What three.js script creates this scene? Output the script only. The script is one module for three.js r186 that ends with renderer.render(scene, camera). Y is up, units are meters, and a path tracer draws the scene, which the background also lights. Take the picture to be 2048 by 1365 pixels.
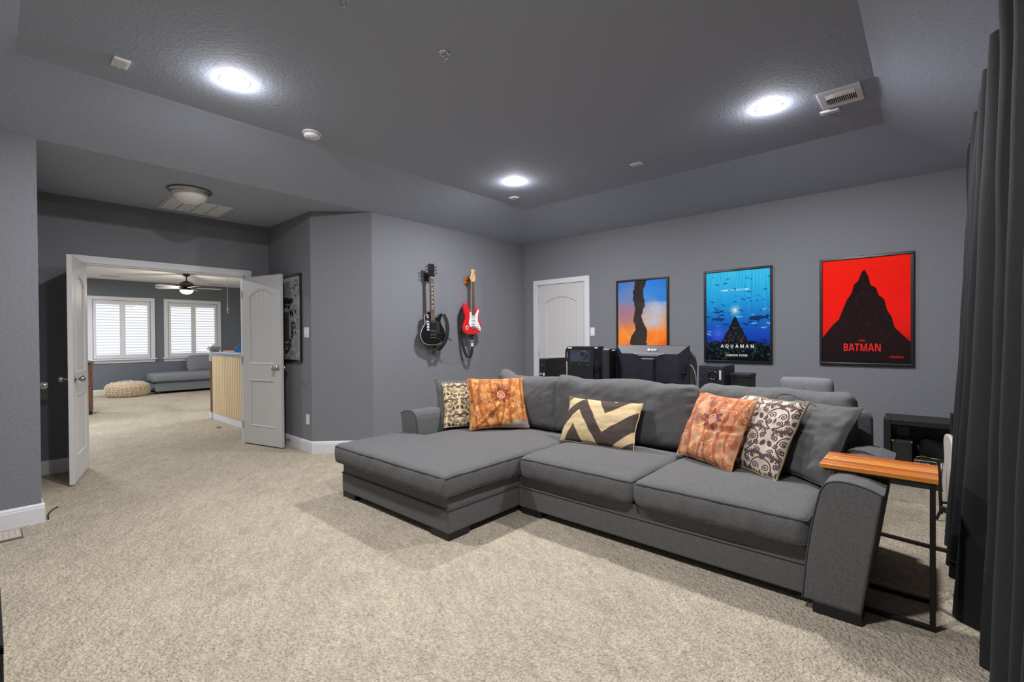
import * as THREE from 'three';
import { RoundedBoxGeometry } from 'three/addons/geometries/RoundedBoxGeometry.js';
import { mergeGeometries, mergeVertices } from 'three/addons/utils/BufferGeometryUtils.js';
import { ImprovedNoise } from 'three/addons/math/ImprovedNoise.js';
import { RectAreaLightUniformsLib } from 'three/addons/lights/RectAreaLightUniformsLib.js';
import { FontLoader } from 'three/addons/loaders/FontLoader.js';
import { TextGeometry } from 'three/addons/geometries/TextGeometry.js';

// ---------------------------------------------------------------- camera, sky, lamps, exposure
const scene = new THREE.Scene();
const renderer = new THREE.WebGLRenderer({ antialias: true });
renderer.toneMapping = THREE.LinearToneMapping;
renderer.toneMappingExposure = 1.80;
renderer.shadowMap.enabled = true;
RectAreaLightUniformsLib.init();

const camera = new THREE.PerspectiveCamera(2 * Math.atan(682.5 / 938.42) * 180 / Math.PI, 2048 / 1365, 0.05, 100);
{
  const fw = new THREE.Vector3(-0.66579096, -0.00804267, -0.74609497);
  const right = new THREE.Vector3(0.74613832, -0.00707488, -0.66575338);
  const up = new THREE.Vector3(-0.0000759, 0.99994263, -0.01071134);
  camera.quaternion.setFromRotationMatrix(new THREE.Matrix4().makeBasis(right, up, fw.clone().negate()));
  camera.position.set(4.7112, 1.2887, 5.5792);
}
scene.background = new THREE.Color(0.56, 0.575, 0.60);      // bright overcast daylight outside the far windows

const DOWNLIGHT = 640;          // radiance of one recessed lamp
const FANLIGHT = 1.4;            // lamp of the ceiling fan in the far room
const HALLLIGHT = 100;           // flush lamps of the far room

// ---------------------------------------------------------------- room dimensions (metres)
const HW = 2.714, HT = 2.925;                   // wall height, tray height
const XR = 5.05, ZF = 6.39;                     // right wall, front wall (behind the camera)
const TL = 0.837, TR = 4.445, TB = 0.934, TF = 5.452;   // edges of the flat tray
const ZA = 2.668, XE = -0.466, ZB = 3.155, XD = -1.629, ZC = 5.329;  // vestibule
const XFAR = -9.7;

// ---------------------------------------------------------------- small helpers
const noise3 = new ImprovedNoise();
const N = (x, y, z = 0.37) => noise3.noise(x + 31.7, y + 17.3, z + 5.1);
function rng(seed) { let s = seed >>> 0; return () => { s = (s + 0x6D2B79F5) >>> 0; let t = s; t = Math.imul(t ^ (t >>> 15), t | 1); t ^= t + Math.imul(t ^ (t >>> 7), t | 61); return ((t ^ (t >>> 14)) >>> 0) / 4294967296; }; }
const clamp = (v, a, b) => Math.max(a, Math.min(b, v));
const smooth = (a, b, x) => { const t = clamp((x - a) / (b - a), 0, 1); return t * t * (3 - 2 * t); };
const V3 = (x, y, z) => new THREE.Vector3(x, y, z);

function clean(g) {
  g = g.index ? g.toNonIndexed() : g;
  for (const k of Object.keys(g.attributes)) if (!['position', 'normal', 'uv'].includes(k)) g.deleteAttribute(k);
  if (!g.attributes.normal) g.computeVertexNormals();
  if (!g.attributes.uv) g.setAttribute('uv', new THREE.BufferAttribute(new Float32Array(g.attributes.position.count * 2), 2));
  g.clearGroups && g.clearGroups();
  return g;
}
function merge(list) { const a = (Array.isArray(list) ? list : [list]).map(clean); return a.length === 1 ? a[0] : mergeGeometries(a); }
// uv in metres, by the dominant direction of each triangle
function triUV(g, swap = false) {
  g = clean(g);
  const p = g.attributes.position, uv = g.attributes.uv, a = V3(), b = V3(), c = V3(), n = V3();
  for (let i = 0; i < p.count; i += 3) {
    a.fromBufferAttribute(p, i); b.fromBufferAttribute(p, i + 1); c.fromBufferAttribute(p, i + 2);
    n.copy(b).sub(a).cross(c.clone().sub(a));
    const ax = Math.abs(n.x), ay = Math.abs(n.y), az = Math.abs(n.z);
    [a, b, c].forEach((q, k) => {
      let u, v;
      if (ay >= ax && ay >= az) { u = q.x; v = q.z; } else if (ax >= az) { u = q.z; v = q.y; } else { u = q.x; v = q.y; }
      if (swap) uv.setXY(i + k, v, u); else uv.setXY(i + k, u, v);
    });
  }
  return g;
}
function names() { const used = new Map(); return (n) => { const k = used.get(n) || 0; used.set(n, k + 1); return k ? n + '_' + String(k).padStart(3, '0') : n; }; }
const topName = names();
const kidNames = new WeakMap();
function kidName(parent, n) { if (!kidNames.has(parent)) kidNames.set(parent, names()); return kidNames.get(parent)(n); }

function thing(name, label, category, pos = [0, 0, 0], turn = 0, group) {
  const o = new THREE.Group(); o.name = topName(name); o.position.set(...pos); o.rotation.y = turn;
  o.userData = { label, category }; if (group) o.userData.group = group;
  scene.add(o); return o;
}
function part(parent, name, geo, mat, label) {
  const m = new THREE.Mesh(merge(geo), mat); m.name = kidName(parent, name);
  if (label) m.userData.label = label;
  parent.add(m); return m;
}
// a part whose geometry is given in world coordinates, for a thing that is not turned
function wpart(parent, name, geo, mat, label) {
  const g = merge(geo); const o = V3(); for (let p = parent; p && p !== scene; p = p.parent) o.add(p.position);
  g.translate(-o.x, -o.y, -o.z); return part(parent, name, g, mat, label);
}
function single(name, geo, mat, label, category, group) {
  const m = new THREE.Mesh(merge(geo), mat); m.name = topName(name); m.userData = { label, category }; if (group) m.userData.group = group;
  scene.add(m); return m;
}
function struct(name, geo, mat, label, parent) {
  const m = new THREE.Mesh(merge(geo), mat); m.name = parent ? kidName(parent, name) : topName(name);
  if (!parent) { m.userData = { kind: 'structure' }; if (label) m.userData.label = label; scene.add(m); } else parent.add(m);
  return m;
}
function structGroup(name, label, pos = [0, 0, 0], turn = 0) {
  const o = new THREE.Group(); o.name = topName(name); o.position.set(...pos); o.rotation.y = turn;
  o.userData = { kind: 'structure', label }; scene.add(o); return o;
}
// axis box from min/max corners, edges rounded
function bx(x0, x1, y0, y1, z0, z1, r = 0.004, seg = 2) {
  const w = x1 - x0, h = y1 - y0, d = z1 - z0; r = Math.min(r, w * .45, h * .45, d * .45);
  const g = r > 0.0004 ? new RoundedBoxGeometry(w, h, d, seg, r) : new THREE.BoxGeometry(w, h, d);
  g.translate((x0 + x1) / 2, (y0 + y1) / 2, (z0 + z1) / 2); return g;
}
const bb = (...a) => bx(...a.slice(0, 6), 0);
function shapeOf(pts) { const s = new THREE.Shape(); pts.forEach((p, i) => i ? s.lineTo(p[0], p[1]) : s.moveTo(p[0], p[1])); s.closePath(); return s; }
function holeOf(pts) { const s = new THREE.Path(); pts.forEach((p, i) => i ? s.lineTo(p[0], p[1]) : s.moveTo(p[0], p[1])); s.closePath(); return s; }
function ext(shape, depth, bevel = 0, opt = {}) {
  return new THREE.ExtrudeGeometry(shape, { depth: depth - 2 * bevel, bevelEnabled: bevel > 0, bevelThickness: bevel, bevelSize: bevel, bevelOffset: -bevel, bevelSegments: 2, curveSegments: 16, ...opt }).translate(0, 0, bevel);
}
// extruded shape set with its own axes: shape x -> u, shape y -> v, depth -> u x v
function exAt(shape, depth, o, u, v, bevel = 0, opt = {}) {
  const U = V3(...u).normalize(), W = V3(...v).normalize(), D = U.clone().cross(W);
  return ext(shape, depth, bevel, opt).applyMatrix4(new THREE.Matrix4().makeBasis(U, W, D).setPosition(...o));
}
function slab(pts, off) {                      // convex polygon pushed along off
  const P = pts.map((p) => V3(...p)), Q = P.map((p) => p.clone().add(V3(...off))), pos = [];
  const tri = (a, b, c) => pos.push(a.x, a.y, a.z, b.x, b.y, b.z, c.x, c.y, c.z);
  const n = P[1].clone().sub(P[0]).cross(P[2].clone().sub(P[0])); const flip = n.dot(V3(...off)) > 0;
  for (let i = 1; i < P.length - 1; i++) { flip ? tri(P[0], P[i + 1], P[i]) : tri(P[0], P[i], P[i + 1]); flip ? tri(Q[0], Q[i], Q[i + 1]) : tri(Q[0], Q[i + 1], Q[i]); }
  for (let i = 0; i < P.length; i++) { const j = (i + 1) % P.length; flip ? (tri(P[i], P[j], Q[j]), tri(P[i], Q[j], Q[i])) : (tri(P[j], P[i], Q[i]), tri(P[j], Q[i], Q[j])); }
  const g = new THREE.BufferGeometry(); g.setAttribute('position', new THREE.Float32BufferAttribute(pos, 3)); g.computeVertexNormals(); return g;
}
function tube(pts, r, seg = 40, rad = 8, closed = false) {
  return new THREE.TubeGeometry(new THREE.CatmullRomCurve3(pts.map((p) => p.isVector3 ? p : V3(...p)), closed, 'catmullrom', 0.5), seg, r, rad, closed);
}
function lathe(pts, seg = 32) { return new THREE.LatheGeometry(pts.map((p) => new THREE.Vector2(p[0], p[1])), seg); }
function cyl(r, h, pos, axis = 'y', seg = 24, r2) {
  const g = new THREE.CylinderGeometry(r2 ?? r, r, h, seg); if (axis === 'x') g.rotateZ(-Math.PI / 2); if (axis === 'z') g.rotateX(Math.PI / 2);
  return g.translate(...pos);
}
function rod(a, b, r, seg = 10) { const A = V3(...a), B = V3(...b), d = B.clone().sub(A); const g = new THREE.CylinderGeometry(r, r, d.length(), seg); g.applyQuaternion(new THREE.Quaternion().setFromUnitVectors(V3(0, 1, 0), d.clone().normalize())); return g.translate(...A.add(B).multiplyScalar(.5).toArray()); }
function splineShape(pts, n = 90) { const c = new THREE.SplineCurve([...pts, pts[0]].map((p) => new THREE.Vector2(...p))); return shapeOf(c.getPoints(n).slice(0, -1).map((p) => [p.x, p.y])); }

// ---------------------------------------------------------------- textures
function canvasTex(w, h, draw, rep) {
  const c = document.createElement('canvas'); c.width = w; c.height = h; draw(c.getContext('2d'), w, h);
  const t = new THREE.CanvasTexture(c); t.colorSpace = THREE.SRGBColorSpace; t.anisotropy = 8;
  if (rep) { t.wrapS = t.wrapT = THREE.RepeatWrapping; t.repeat.set(1 / rep, 1 / (rep * h / w)); }
  return t;
}
function dataTex(n, fn, metres, srgb = true, metresV) {
  const d = new Uint8Array(n * n * 4);
  for (let y = 0; y < n; y++) for (let x = 0; x < n; x++) { const v = fn(x / n, y / n, x, y), i = (y * n + x) * 4; if (Array.isArray(v)) { d[i] = clamp(v[0], 0, 255); d[i + 1] = clamp(v[1], 0, 255); d[i + 2] = clamp(v[2], 0, 255); } else d[i] = d[i + 1] = d[i + 2] = clamp(v * 255, 0, 255); d[i + 3] = 255; }
  const t = new THREE.DataTexture(d, n, n, THREE.RGBAFormat); t.wrapS = t.wrapT = THREE.RepeatWrapping; t.magFilter = THREE.LinearFilter; t.minFilter = THREE.LinearMipmapLinearFilter; t.generateMipmaps = true;
  if (srgb) t.colorSpace = THREE.SRGBColorSpace; t.repeat.set(1 / metres, 1 / (metresV ?? metres)); t.needsUpdate = true; return t;
}
// seamless value noise, f cells across the tile
function tileNoise(seed) {
  const tab = []; const r = rng(seed); for (let i = 0; i < 4096; i++) tab.push(r());
  return (u, v, f, g = f) => {
    const x = u * f, y = v * g, xi = Math.floor(x), yi = Math.floor(y), fx = x - xi, fy = y - yi, sx = fx * fx * (3 - 2 * fx), sy = fy * fy * (3 - 2 * fy);
    const h = (a, b) => tab[(((a % f + f) % f) * 57 + ((b % g + g) % g) * 131 + ((a % f + f) % f) * ((b % g + g) % g) * 7) & 4095];
    return (h(xi, yi) * (1 - sx) + h(xi + 1, yi) * sx) * (1 - sy) + (h(xi, yi + 1) * (1 - sx) + h(xi + 1, yi + 1) * sx) * sy;
  };
}
const tn1 = tileNoise(11), tn2 = tileNoise(29);
const wallBump = dataTex(512, (u, v) => 0.5 * smooth(.42, .7, tn1(u, v, 64)) + .3 * tn2(u, v, 110) + .2 * tn1(u, v, 24), 0.8, false);
const carpetMap = dataTex(1024, (u, v) => {
  const a = tn1(u, v, 230), b = tn2(u, v, 420), c = tn1(u, v, 14, 28), s = tn2(u, v, 16, 90), e = tn1(u, v, 60, 150);
  const k = 0.82 + .13 * a + .18 * (b - .5) + .05 * (c - .5) + .05 * (s - .5) + .09 * (e - .5);
  return [205 * k, 192 * k, 168 * k];
}, 1.7, true);
const carpetBump = dataTex(1024, (u, v) => .5 * tn1(u, v, 170) + .4 * tn2(u, v, 330) + .12 * tn2(u, v, 16, 90), 1.7, false);
const weave = dataTex(512, (u, v, x, y) => {
  const k = .86 + .14 * ((Math.sin(x * Math.PI / 4) * .5 + .5) * .5 + (Math.sin(y * Math.PI / 4) * .5 + .5) * .5) + .16 * (tn1(u, v, 128) - .5) + .12 * (tn2(u, v, 40, 200) - .5) + .10 * (tn2(u, v, 200, 40) - .5);
  return k * .82;
}, 0.35, true);
const weaveBump = dataTex(512, (u, v, x, y) => .5 + .25 * Math.sin(x * Math.PI / 4) * Math.sin(y * Math.PI / 4) + .35 * (tn1(u, v, 128) - .5), 0.35, false);
const grain = (c1, c2, seed, m = 0.6) => { const t = tileNoise(seed); return dataTex(512, (u, v) => {
  const w = t(u, v, 3, 12) * 1.2, g = .5 + .5 * Math.sin((v * 14 + w * 2.2) * Math.PI * 2), f = t(u, v, 8, 160), k = clamp(.5 * g + .5 * f, 0, 1);
  return [0, 1, 2].map((i) => c1[i] * (1 - k) + c2[i] * k); }, m); };

// ---------------------------------------------------------------- materials
const std = (color, roughness = .6, extra = {}) => new THREE.MeshStandardMaterial({ color, roughness, ...extra });
const M = {
  wall: std('#797b7f', .85, { bumpMap: wallBump, bumpScale: .0012 }),
  ceiling: std('#a0a7b4', .9, { bumpMap: wallBump, bumpScale: .0006 }),
  farWall: std('#6c7177', .85, { bumpMap: wallBump, bumpScale: .002 }),
  farCeiling: std('#ececec', .9),
  trim: std('#dadadc', .45),
  door: std('#cbcac7', .42),
  carpet: new THREE.MeshStandardMaterial({ map: carpetMap, bumpMap: carpetBump, bumpScale: .012, roughness: 1, vertexColors: true }),
  sofa: new THREE.MeshPhysicalMaterial({ color: '#7e7d7c', map: weave, bumpMap: weaveBump, bumpScale: .0008, roughness: .95, sheen: .2, sheenRoughness: .6, sheenColor: new THREE.Color('#8a8a8a') }),
  piping: std('#3d3e42', .9),
  sofaPillow: new THREE.MeshPhysicalMaterial({ color: '#7c7b79', map: weave, bumpMap: weaveBump, bumpScale: .0008, roughness: .95, sheen: .2, sheenRoughness: .6, sheenColor: new THREE.Color('#8a8a8a') }),
  foot: std('#17171a', .5),
  black: std('#111114', .5), blackGloss: new THREE.MeshPhysicalMaterial({ color: '#08080a', roughness: .25, clearcoat: 1, clearcoatRoughness: .08 }),
  blackFrame: new THREE.MeshPhysicalMaterial({ color: '#0b0b0e', roughness: .35, clearcoat: .6, clearcoatRoughness: .2 }),
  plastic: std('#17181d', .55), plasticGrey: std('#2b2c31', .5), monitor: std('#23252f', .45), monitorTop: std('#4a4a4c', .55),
  darkMetal: std('#2a2623', .5, { metalness: .6 }), nickel: std('#a9a7a3', .28, { metalness: 1 }), chrome: std('#cfd0d2', .15, { metalness: 1 }), brass: std('#b9933d', .3, { metalness: 1 }),
  white: std('#e6e6e8', .45), plateWhite: std('#dedfe2', .35), grey: std('#8b8d91', .6), shadow: std('#0a0a0b', .9),
  curtain: new THREE.MeshPhysicalMaterial({ color: '#202022', map: weave, bumpMap: weaveBump, bumpScale: .0012, roughness: .9, sheen: .3, sheenRoughness: .5, sheenColor: new THREE.Color('#66666a'), side: THREE.DoubleSide }),
  glass: new THREE.MeshPhysicalMaterial({ color: '#ffffff', roughness: .02, transmission: 1, thickness: 0, ior: 1.3 }),
  lampGlow: std('#ffffff', .4, { emissive: '#f4f6ff', emissiveIntensity: 1.6 }),
  orangeWood: new THREE.MeshPhysicalMaterial({ map: grain([222, 140, 48], [188, 100, 24], 71, .55), roughness: .35, clearcoat: .5, clearcoatRoughness: .25 }),
  orangeWood2: new THREE.MeshPhysicalMaterial({ map: grain([238, 172, 84], [206, 126, 42], 72, .55), roughness: .35, clearcoat: .5, clearcoatRoughness: .25 }),
  orangeWood3: new THREE.MeshPhysicalMaterial({ map: grain([204, 114, 38], [160, 76, 18], 73, .55), roughness: .35, clearcoat: .5, clearcoatRoughness: .25 }),
  walnut: std('#ffffff', .45, { map: grain([138, 96, 66], [74, 46, 30], 75, .7) }),
  newelWood: std('#ffffff', .4, { map: grain([126, 72, 40], [88, 48, 26], 76, .5) }),
  maple: std('#d9b27a', .4), rosewood: std('#5f4130', .5), redPaint: new THREE.MeshPhysicalMaterial({ color: '#d80f16', roughness: .3, clearcoat: 1, clearcoatRoughness: .06 }),
  cream: std('#dcc59c', .6), farSofa: std('#7f8388', .95, { bumpMap: weaveBump, bumpScale: .001 }), pouf: std('#c9ae8c', 1, { bumpMap: carpetBump, bumpScale: .01 }), poufTuft: std('#dcd6c8', 1),
  blueChair: std('#3f6fae', .5), mesh: std('#1c1a18', .85), greyChair: std('#9b9ca0', .95, { map: weave, bumpMap: weaveBump, bumpScale: .001 }),
  louver: std('#dfe1e6', .5), khaki: std('#77756a', .95, { map: weave }),
};

// ================================================================ THE SHELL
{
  const nx = 110, nz = 62, g = new THREE.PlaneGeometry(15.4, 7.6, nx, nz); g.rotateX(-Math.PI / 2); g.translate(-2.35, 0, 3.0);
  const p = g.attributes.position, uv = g.attributes.uv, col = [];
  for (let i = 0; i < p.count; i++) {
    const x = p.getX(i), z = p.getZ(i); uv.setXY(i, x * .9 + z * .43, z * .9 - x * .43);
    const k = .93 + .09 * N(x * .9, z * .9, 1.3) + .07 * N(x * 2.3, z * 3.1, 4.2) + .05 * N(x * 6, z * 6, 9.1);   // trodden and brushed pile
    col.push(k, k, k * 1.0);
  }
  g.setAttribute('color', new THREE.Float32BufferAttribute(col, 3));
  const carpet = new THREE.Mesh(g, M.carpet); carpet.name = 'floor'; carpet.userData = { kind: 'structure', label: 'beige cut pile carpet running through the room and hall' }; scene.add(carpet);
  topName('floor');
  struct('floor', bb(-10.05, 5.35, -.2, -.004, -.8, 6.8), M.grey, 'floor deck under the carpet');
}
const Hh = 2.07;                                             // top of the door openings
const T = 0.12;
{
  const rect = (x0, x1, y0, y1) => [[x0, y0], [x1, y0], [x1, y1], [x0, y1]];
  const notch = (x0, x1, a, b, top) => shapeOf([[x0, 0], [a, 0], [a, top], [b, top], [b, 0], [x1, 0], [x1, HW], [x0, HW]]);
  const back = notch(-T, XR + T, .262, 1.103, 2.062); 
  struct('wall_back', triUV(exAt(back, T, [0, 0, -T], [1, 0, 0], [0, 1, 0])), M.wall, 'grey painted wall behind the posters');
  struct('wall_left', triUV(bb(-T, 0, 0, HW, 0, ZA)), M.wall, 'grey painted wall where the guitars hang');
  { // splayed wall
    const d = V3(XE, 0, ZB - ZA), n = V3(-(ZB - ZA), 0, XE).normalize().multiplyScalar(1); if (n.x > 0) n.negate();
    const off = [n.x * T, 0, n.z * T];
    struct('wall_splay', triUV(slab([[0, 0, ZA], [XE, 0, ZB], [XE, HW, ZB], [0, HW, ZA]], off)), M.wall, 'grey splayed wall between guitars and light switch');
  }
  struct('wall_vestibule_right', triUV(bb(XD, XE, 0, HW, ZB - T, ZB)), M.wall, 'grey wall with framed print beside the double doors');
  // door wall, seen from both sides
  const dw = notch(-.6, 6.7, 3.435, 4.935, Hh);
  struct('wall_doors', triUV(exAt(mirrorShape(dw), T, [XD - T, 0, 0], [0, 0, -1], [0, 1, 0])), M.wall, 'dark grey wall around the double doors');
  const vl = notch(XD, -T, -1.16, -.30, 2.062);
  struct('wall_vestibule_left', triUV(exAt(vl, T, [0, 0, ZC], [1, 0, 0], [0, 1, 0])), M.wall, 'grey vestibule wall with closet door');
  struct('wall_left', triUV(bb(-T, 0, 0, HW, ZC, ZF)), M.wall, 'near end of the left wall');
  struct('wall_right', triUV(bb(XR, XR + T, 0, HW, 0, ZF)), M.wall, 'wall behind the dark curtain');
  struct('wall_front', triUV(bb(-T, XR + T, 0, HW, ZF, ZF + T)), M.wall, 'wall behind the camera');
  // ceiling tray
  const A = [0, HW, 0], B = [XR, HW, 0], C = [XR, HW, ZF], D = [0, HW, ZF], a = [TL, HT, TB], b = [TR, HT, TB], c = [TR, HT, TF], d = [TL, HT, TF], up = [0, .12, 0];
  struct('ceiling', triUV(merge([slab([a, b, c, d], up), slab([A, B, b, a], up), slab([B, C, c, b], up), slab([C, D, d, c], up), slab([D, A, a, d], up)])), M.ceiling, 'grey tray ceiling with sloped sides');
  struct('ceiling_vestibule', triUV(slab([[0, HW, ZA], [0, HW, ZC], [XD, HW, ZC], [XD, HW, ZB], [XE, HW, ZB]], [0, .12, 0])), M.ceiling, 'flat grey vestibule ceiling');
  // far room
  struct('ceiling_hall', bb(XFAR - T, XD - T, HW, HW + .12, -.6, 6.7), M.farCeiling, 'pale ceiling of the far room');
  const fw = shapeOf(rect(-.6, 6.7, 0, HW)); const w = [[1.41, 2.51, .84, 2.23], [2.865, 3.945, .84, 2.23]];
  for (const q of w) fw.holes.push(holeOf(rect(...q)));
  struct('wall_far', triUV(exAt(mirrorShape(fw), T, [XFAR - T, 0, 0], [0, 0, -1], [0, 1, 0])), M.farWall, 'blue grey far wall with two shuttered windows');
  struct('wall_far_left', triUV(bb(XFAR, XD - T, 0, HW, 6.6, 6.72)), M.farWall, 'left wall of the far room');
  struct('wall_far_right', triUV(bb(XFAR, XD - T, 0, HW, -.6, -.48)), M.farWall, 'right wall of the far room');
}
function mirrorShape(s) {       // x -> -x, so that a shape drawn in z can be set on u = -z
  const f = (p) => p.getPoints(2).map((q) => [-q.x, q.y]);
  const r = shapeOf(f(s)); s.holes.forEach((h) => r.holes.push(holeOf(f(h)))); return r;
}
// baseboards
function baseboard(name, p0, p1, inward, mat = M.trim, h = .134) {
  const d = V3(p1[0] - p0[0], 0, p1[1] - p0[1]), L = d.length(); d.normalize(); const n = V3(inward[0], 0, inward[1]).normalize();
  const prof = [[0, 0], [.016, 0], [.016, h - .03], [.013, h - .022], [.013, h - .014], [.007, h - .004], [.004, h], [0, h]];
  const s = shapeOf(prof); const D = n.clone().cross(V3(0, 1, 0)); const start = D.dot(d) > 0 ? p0 : p1;
  struct(name, exAt(s, L, [start[0], 0, start[1]], n.toArray(), [0, 1, 0]), mat, 'white baseboard');
}
baseboard('baseboard_back', [1.2, 0], [XR, 0], [0, 1]);
baseboard('baseboard_left', [0, .016], [0, ZA], [1, 0]);
baseboard('baseboard_splay', [0, ZA], [XE, ZB], [ZB - ZA, -XE]);
baseboard('baseboard_vestibule', [XE, ZB], [XD, ZB], [0, 1]);
baseboard('baseboard_doors', [XD, 5.01], [XD, ZC], [1, 0]);
baseboard('baseboard_doors', [XD, ZB + .016], [XD, 3.36], [1, 0]);
baseboard('baseboard_left', [0, ZC - .016], [0, ZF], [1, 0]);
baseboard('baseboard_vestibule_left', [0, ZC], [-.22, ZC], [0, -1]);
baseboard('baseboard_far', [XFAR, -.48], [XFAR, 6.6], [1, 0], std('#d9d8c8', .5), .13);

// ================================================================ DOORS
function archPts(x0, x1, y0, ySpring, yTop, n = 14) {
  const pts = [[x0, y0], [x1, y0], [x1, ySpring]]; const c = (x0 + x1) / 2, w = (x1 - x0) / 2, h = yTop - ySpring, R = (w * w + h * h) / (2 * h), cy = yTop - R;
  for (let i = 1; i <= n; i++) { const x = x1 - (x1 - x0) * i / n; pts.push([x, cy + Math.sqrt(Math.max(0, R * R - (x - c) ** 2))]); }
  return pts;
}
// a moulded two panel door, hinge edge at x = 0, opening along +x, thickness about z = 0
function doorLeaf(parent, w, knobs = true) {
  const H = 2.032, t = .035, m = .112, y0 = .21, y1 = .79, y2 = .965, ySp = 1.80, yTop = 1.885;
  const hole1 = [[m, y0], [w - m, y0], [w - m, y1], [m, y1]], hole2 = archPts(m, w - m, y2, ySp, yTop);
  const s = shapeOf([[0, 0], [w, 0], [w, H], [0, H]]); s.holes.push(holeOf(hole1), holeOf(hole2));
  part(parent, 'door_frame', ext(s, t, .0015).translate(0, 0, -t / 2), M.door);
  const inset = (pts, d) => { const cx = w / 2, cy = (Math.min(...pts.map((p) => p[1])) + Math.max(...pts.map((p) => p[1]))) / 2, sx = Math.max(...pts.map((p) => p[0])) - cx, sy = Math.max(...pts.map((p) => p[1])) - cy; return pts.map((p) => [cx + (p[0] - cx) * (sx - d) / sx, cy + (p[1] - cy) * (sy - d) / sy]); };
  for (const h of [hole1, hole2]) {
    const ring = shapeOf(inset(h, -.002)); ring.holes.push(holeOf(inset(h, .026)));
    part(parent, 'panel_moulding', ext(ring, .041, .011).translate(0, 0, -.0205), M.door);
  }
  // planks in the panels, with a small gap between them
  const n = 5, x0 = m + .02, x1 = w - m - .02, pw = (x1 - x0) / n;
  for (let i = 0; i < n; i++) {
    const a = x0 + i * pw + .0035, b = x0 + (i + 1) * pw - .0035; const cv = (x) => { const c = w / 2, hw = (w - 2 * m) / 2, hh = yTop - ySp, R = (hw * hw + hh * hh) / (2 * hh); return yTop - R + Math.sqrt(R * R - (x - c) ** 2) - .018; };
    part(parent, 'plank', ext(shapeOf([[a, y0 + .018], [b, y0 + .018], [b, y1 - .018], [a, y1 - .018]]), .016, .003).translate(0, 0, -.008), M.door);
    part(parent, 'plank', ext(shapeOf([[a, y2 + .018], [b, y2 + .018], [b, cv(b)], [(a + b) / 2, cv((a + b) / 2)], [a, cv(a)]]), .016, .003).translate(0, 0, -.008), M.door);
  }
  part(parent, 'panel_backing', [bb(m - .005, w - m + .005, y0 - .005, y1 + .005, -.003, .003), bb(m - .005, w - m + .005, y2 - .005, ySp, -.003, .003)], M.door);
  if (knobs) for (const sgn of [1, -1]) {
    const g = lathe([[0, 0], [.032, 0], [.032, .004], [.026, .008], [.012, .010], [.010, .026], [.012, .032], [.022, .038], [.0285, .050], [.0285, .058], [.022, .068], [.010, .074], [0, .075]], 28);
    g.rotateX(Math.PI / 2 * sgn).translate(w - .065, .93, sgn * t / 2); part(parent, 'door_knob', g, M.nickel, 'satin nickel door knob');
  }
  for (const y of [.22, 1.02, 1.82]) part(parent, 'hinge', [cyl(.006, .09, [-.004, y, t / 2 + .002]), bb(-.001, .0005, y - .045, y + .045, -.015, .015)], M.nickel);
}
function casing(name, parentOrLabel, o, u, w0, w1, top, mat = M.trim, cw = .075) {   // flat casing with a stepped edge round an opening
  const out = [[w0 - cw, 0], [w0, 0], [w0, top], [w1, top], [w1, 0], [w1 + cw, 0], [w1 + cw, top + cw], [w0 - cw, top + cw]];
  const inn = [[w0 - cw + .02, 0], [w0 - .002, 0], [w0 - .002, top + .002], [w1 + .002, top + .002], [w1 + .002, 0], [w1 + cw - .02, 0], [w1 + cw - .02, top + cw - .02], [w0 - cw + .02, top + cw - .02]];
  const g = merge([exAt(shapeOf(out), .012, o, u, [0, 1, 0], .002), exAt(shapeOf(inn), .018, o, u, [0, 1, 0], .003)]);
  return struct(name, g, mat, parentOrLabel);
}
// closet door in the back wall
casing('trim_1', 'white casing round the closet door', [0, 0, 0], [1, 0, 0], .258, 1.107, 2.066);
{
  const jb = merge([bb(.262, .272, 0, 2.062, -T, 0), bb(1.093, 1.103, 0, 2.062, -T, 0), bb(.262, 1.103, 2.052, 2.062, -T, 0)]); struct('trim_2', jb, M.trim, 'door jamb');
  const d1 = structGroup('door_1', 'white arched panel closet door in the poster wall', [.274, .012, -.03]); doorLeaf(d1, .817);
}
// double doors of the vestibule
casing('trim_3', 'white casing round the double doors', [XD, 0, 0], [0, 0, -1], -4.932, -3.438, 2.066);
{
  const zs = [3.435, 4.935];
  struct('trim_4', merge([bb(XD - T, XD, 0, Hh, zs[0], zs[0] + .014), bb(XD - T, XD, 0, Hh, zs[1] - .014, zs[1]), bb(XD - T, XD, Hh - .014, Hh, zs[0], zs[1])]), M.trim, 'white jambs of the double doors');
  const d2 = structGroup('door_2', 'left leaf of the open white double doors', [XD - .005, .014, 4.915], -Math.atan2(.175, .71)); doorLeaf(d2, .725);
  const d3 = structGroup('door_3', 'right leaf of the open white double doors', [XD - .005, .014, 3.455], Math.atan2(.175, .667)); doorLeaf(d3, .71);
}
// closet door in the vestibule's left wall
{
  casing('trim_5', 'white casing of the vestibule closet', [0, 0, ZC + .010], [-1, 0, 0], .298, 1.162, 2.066);
  const d4 = structGroup('door_4', 'closet door beside the near wall corner', [-1.155, .012, ZC + .03]); doorLeaf(d4, .85);
}

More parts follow.
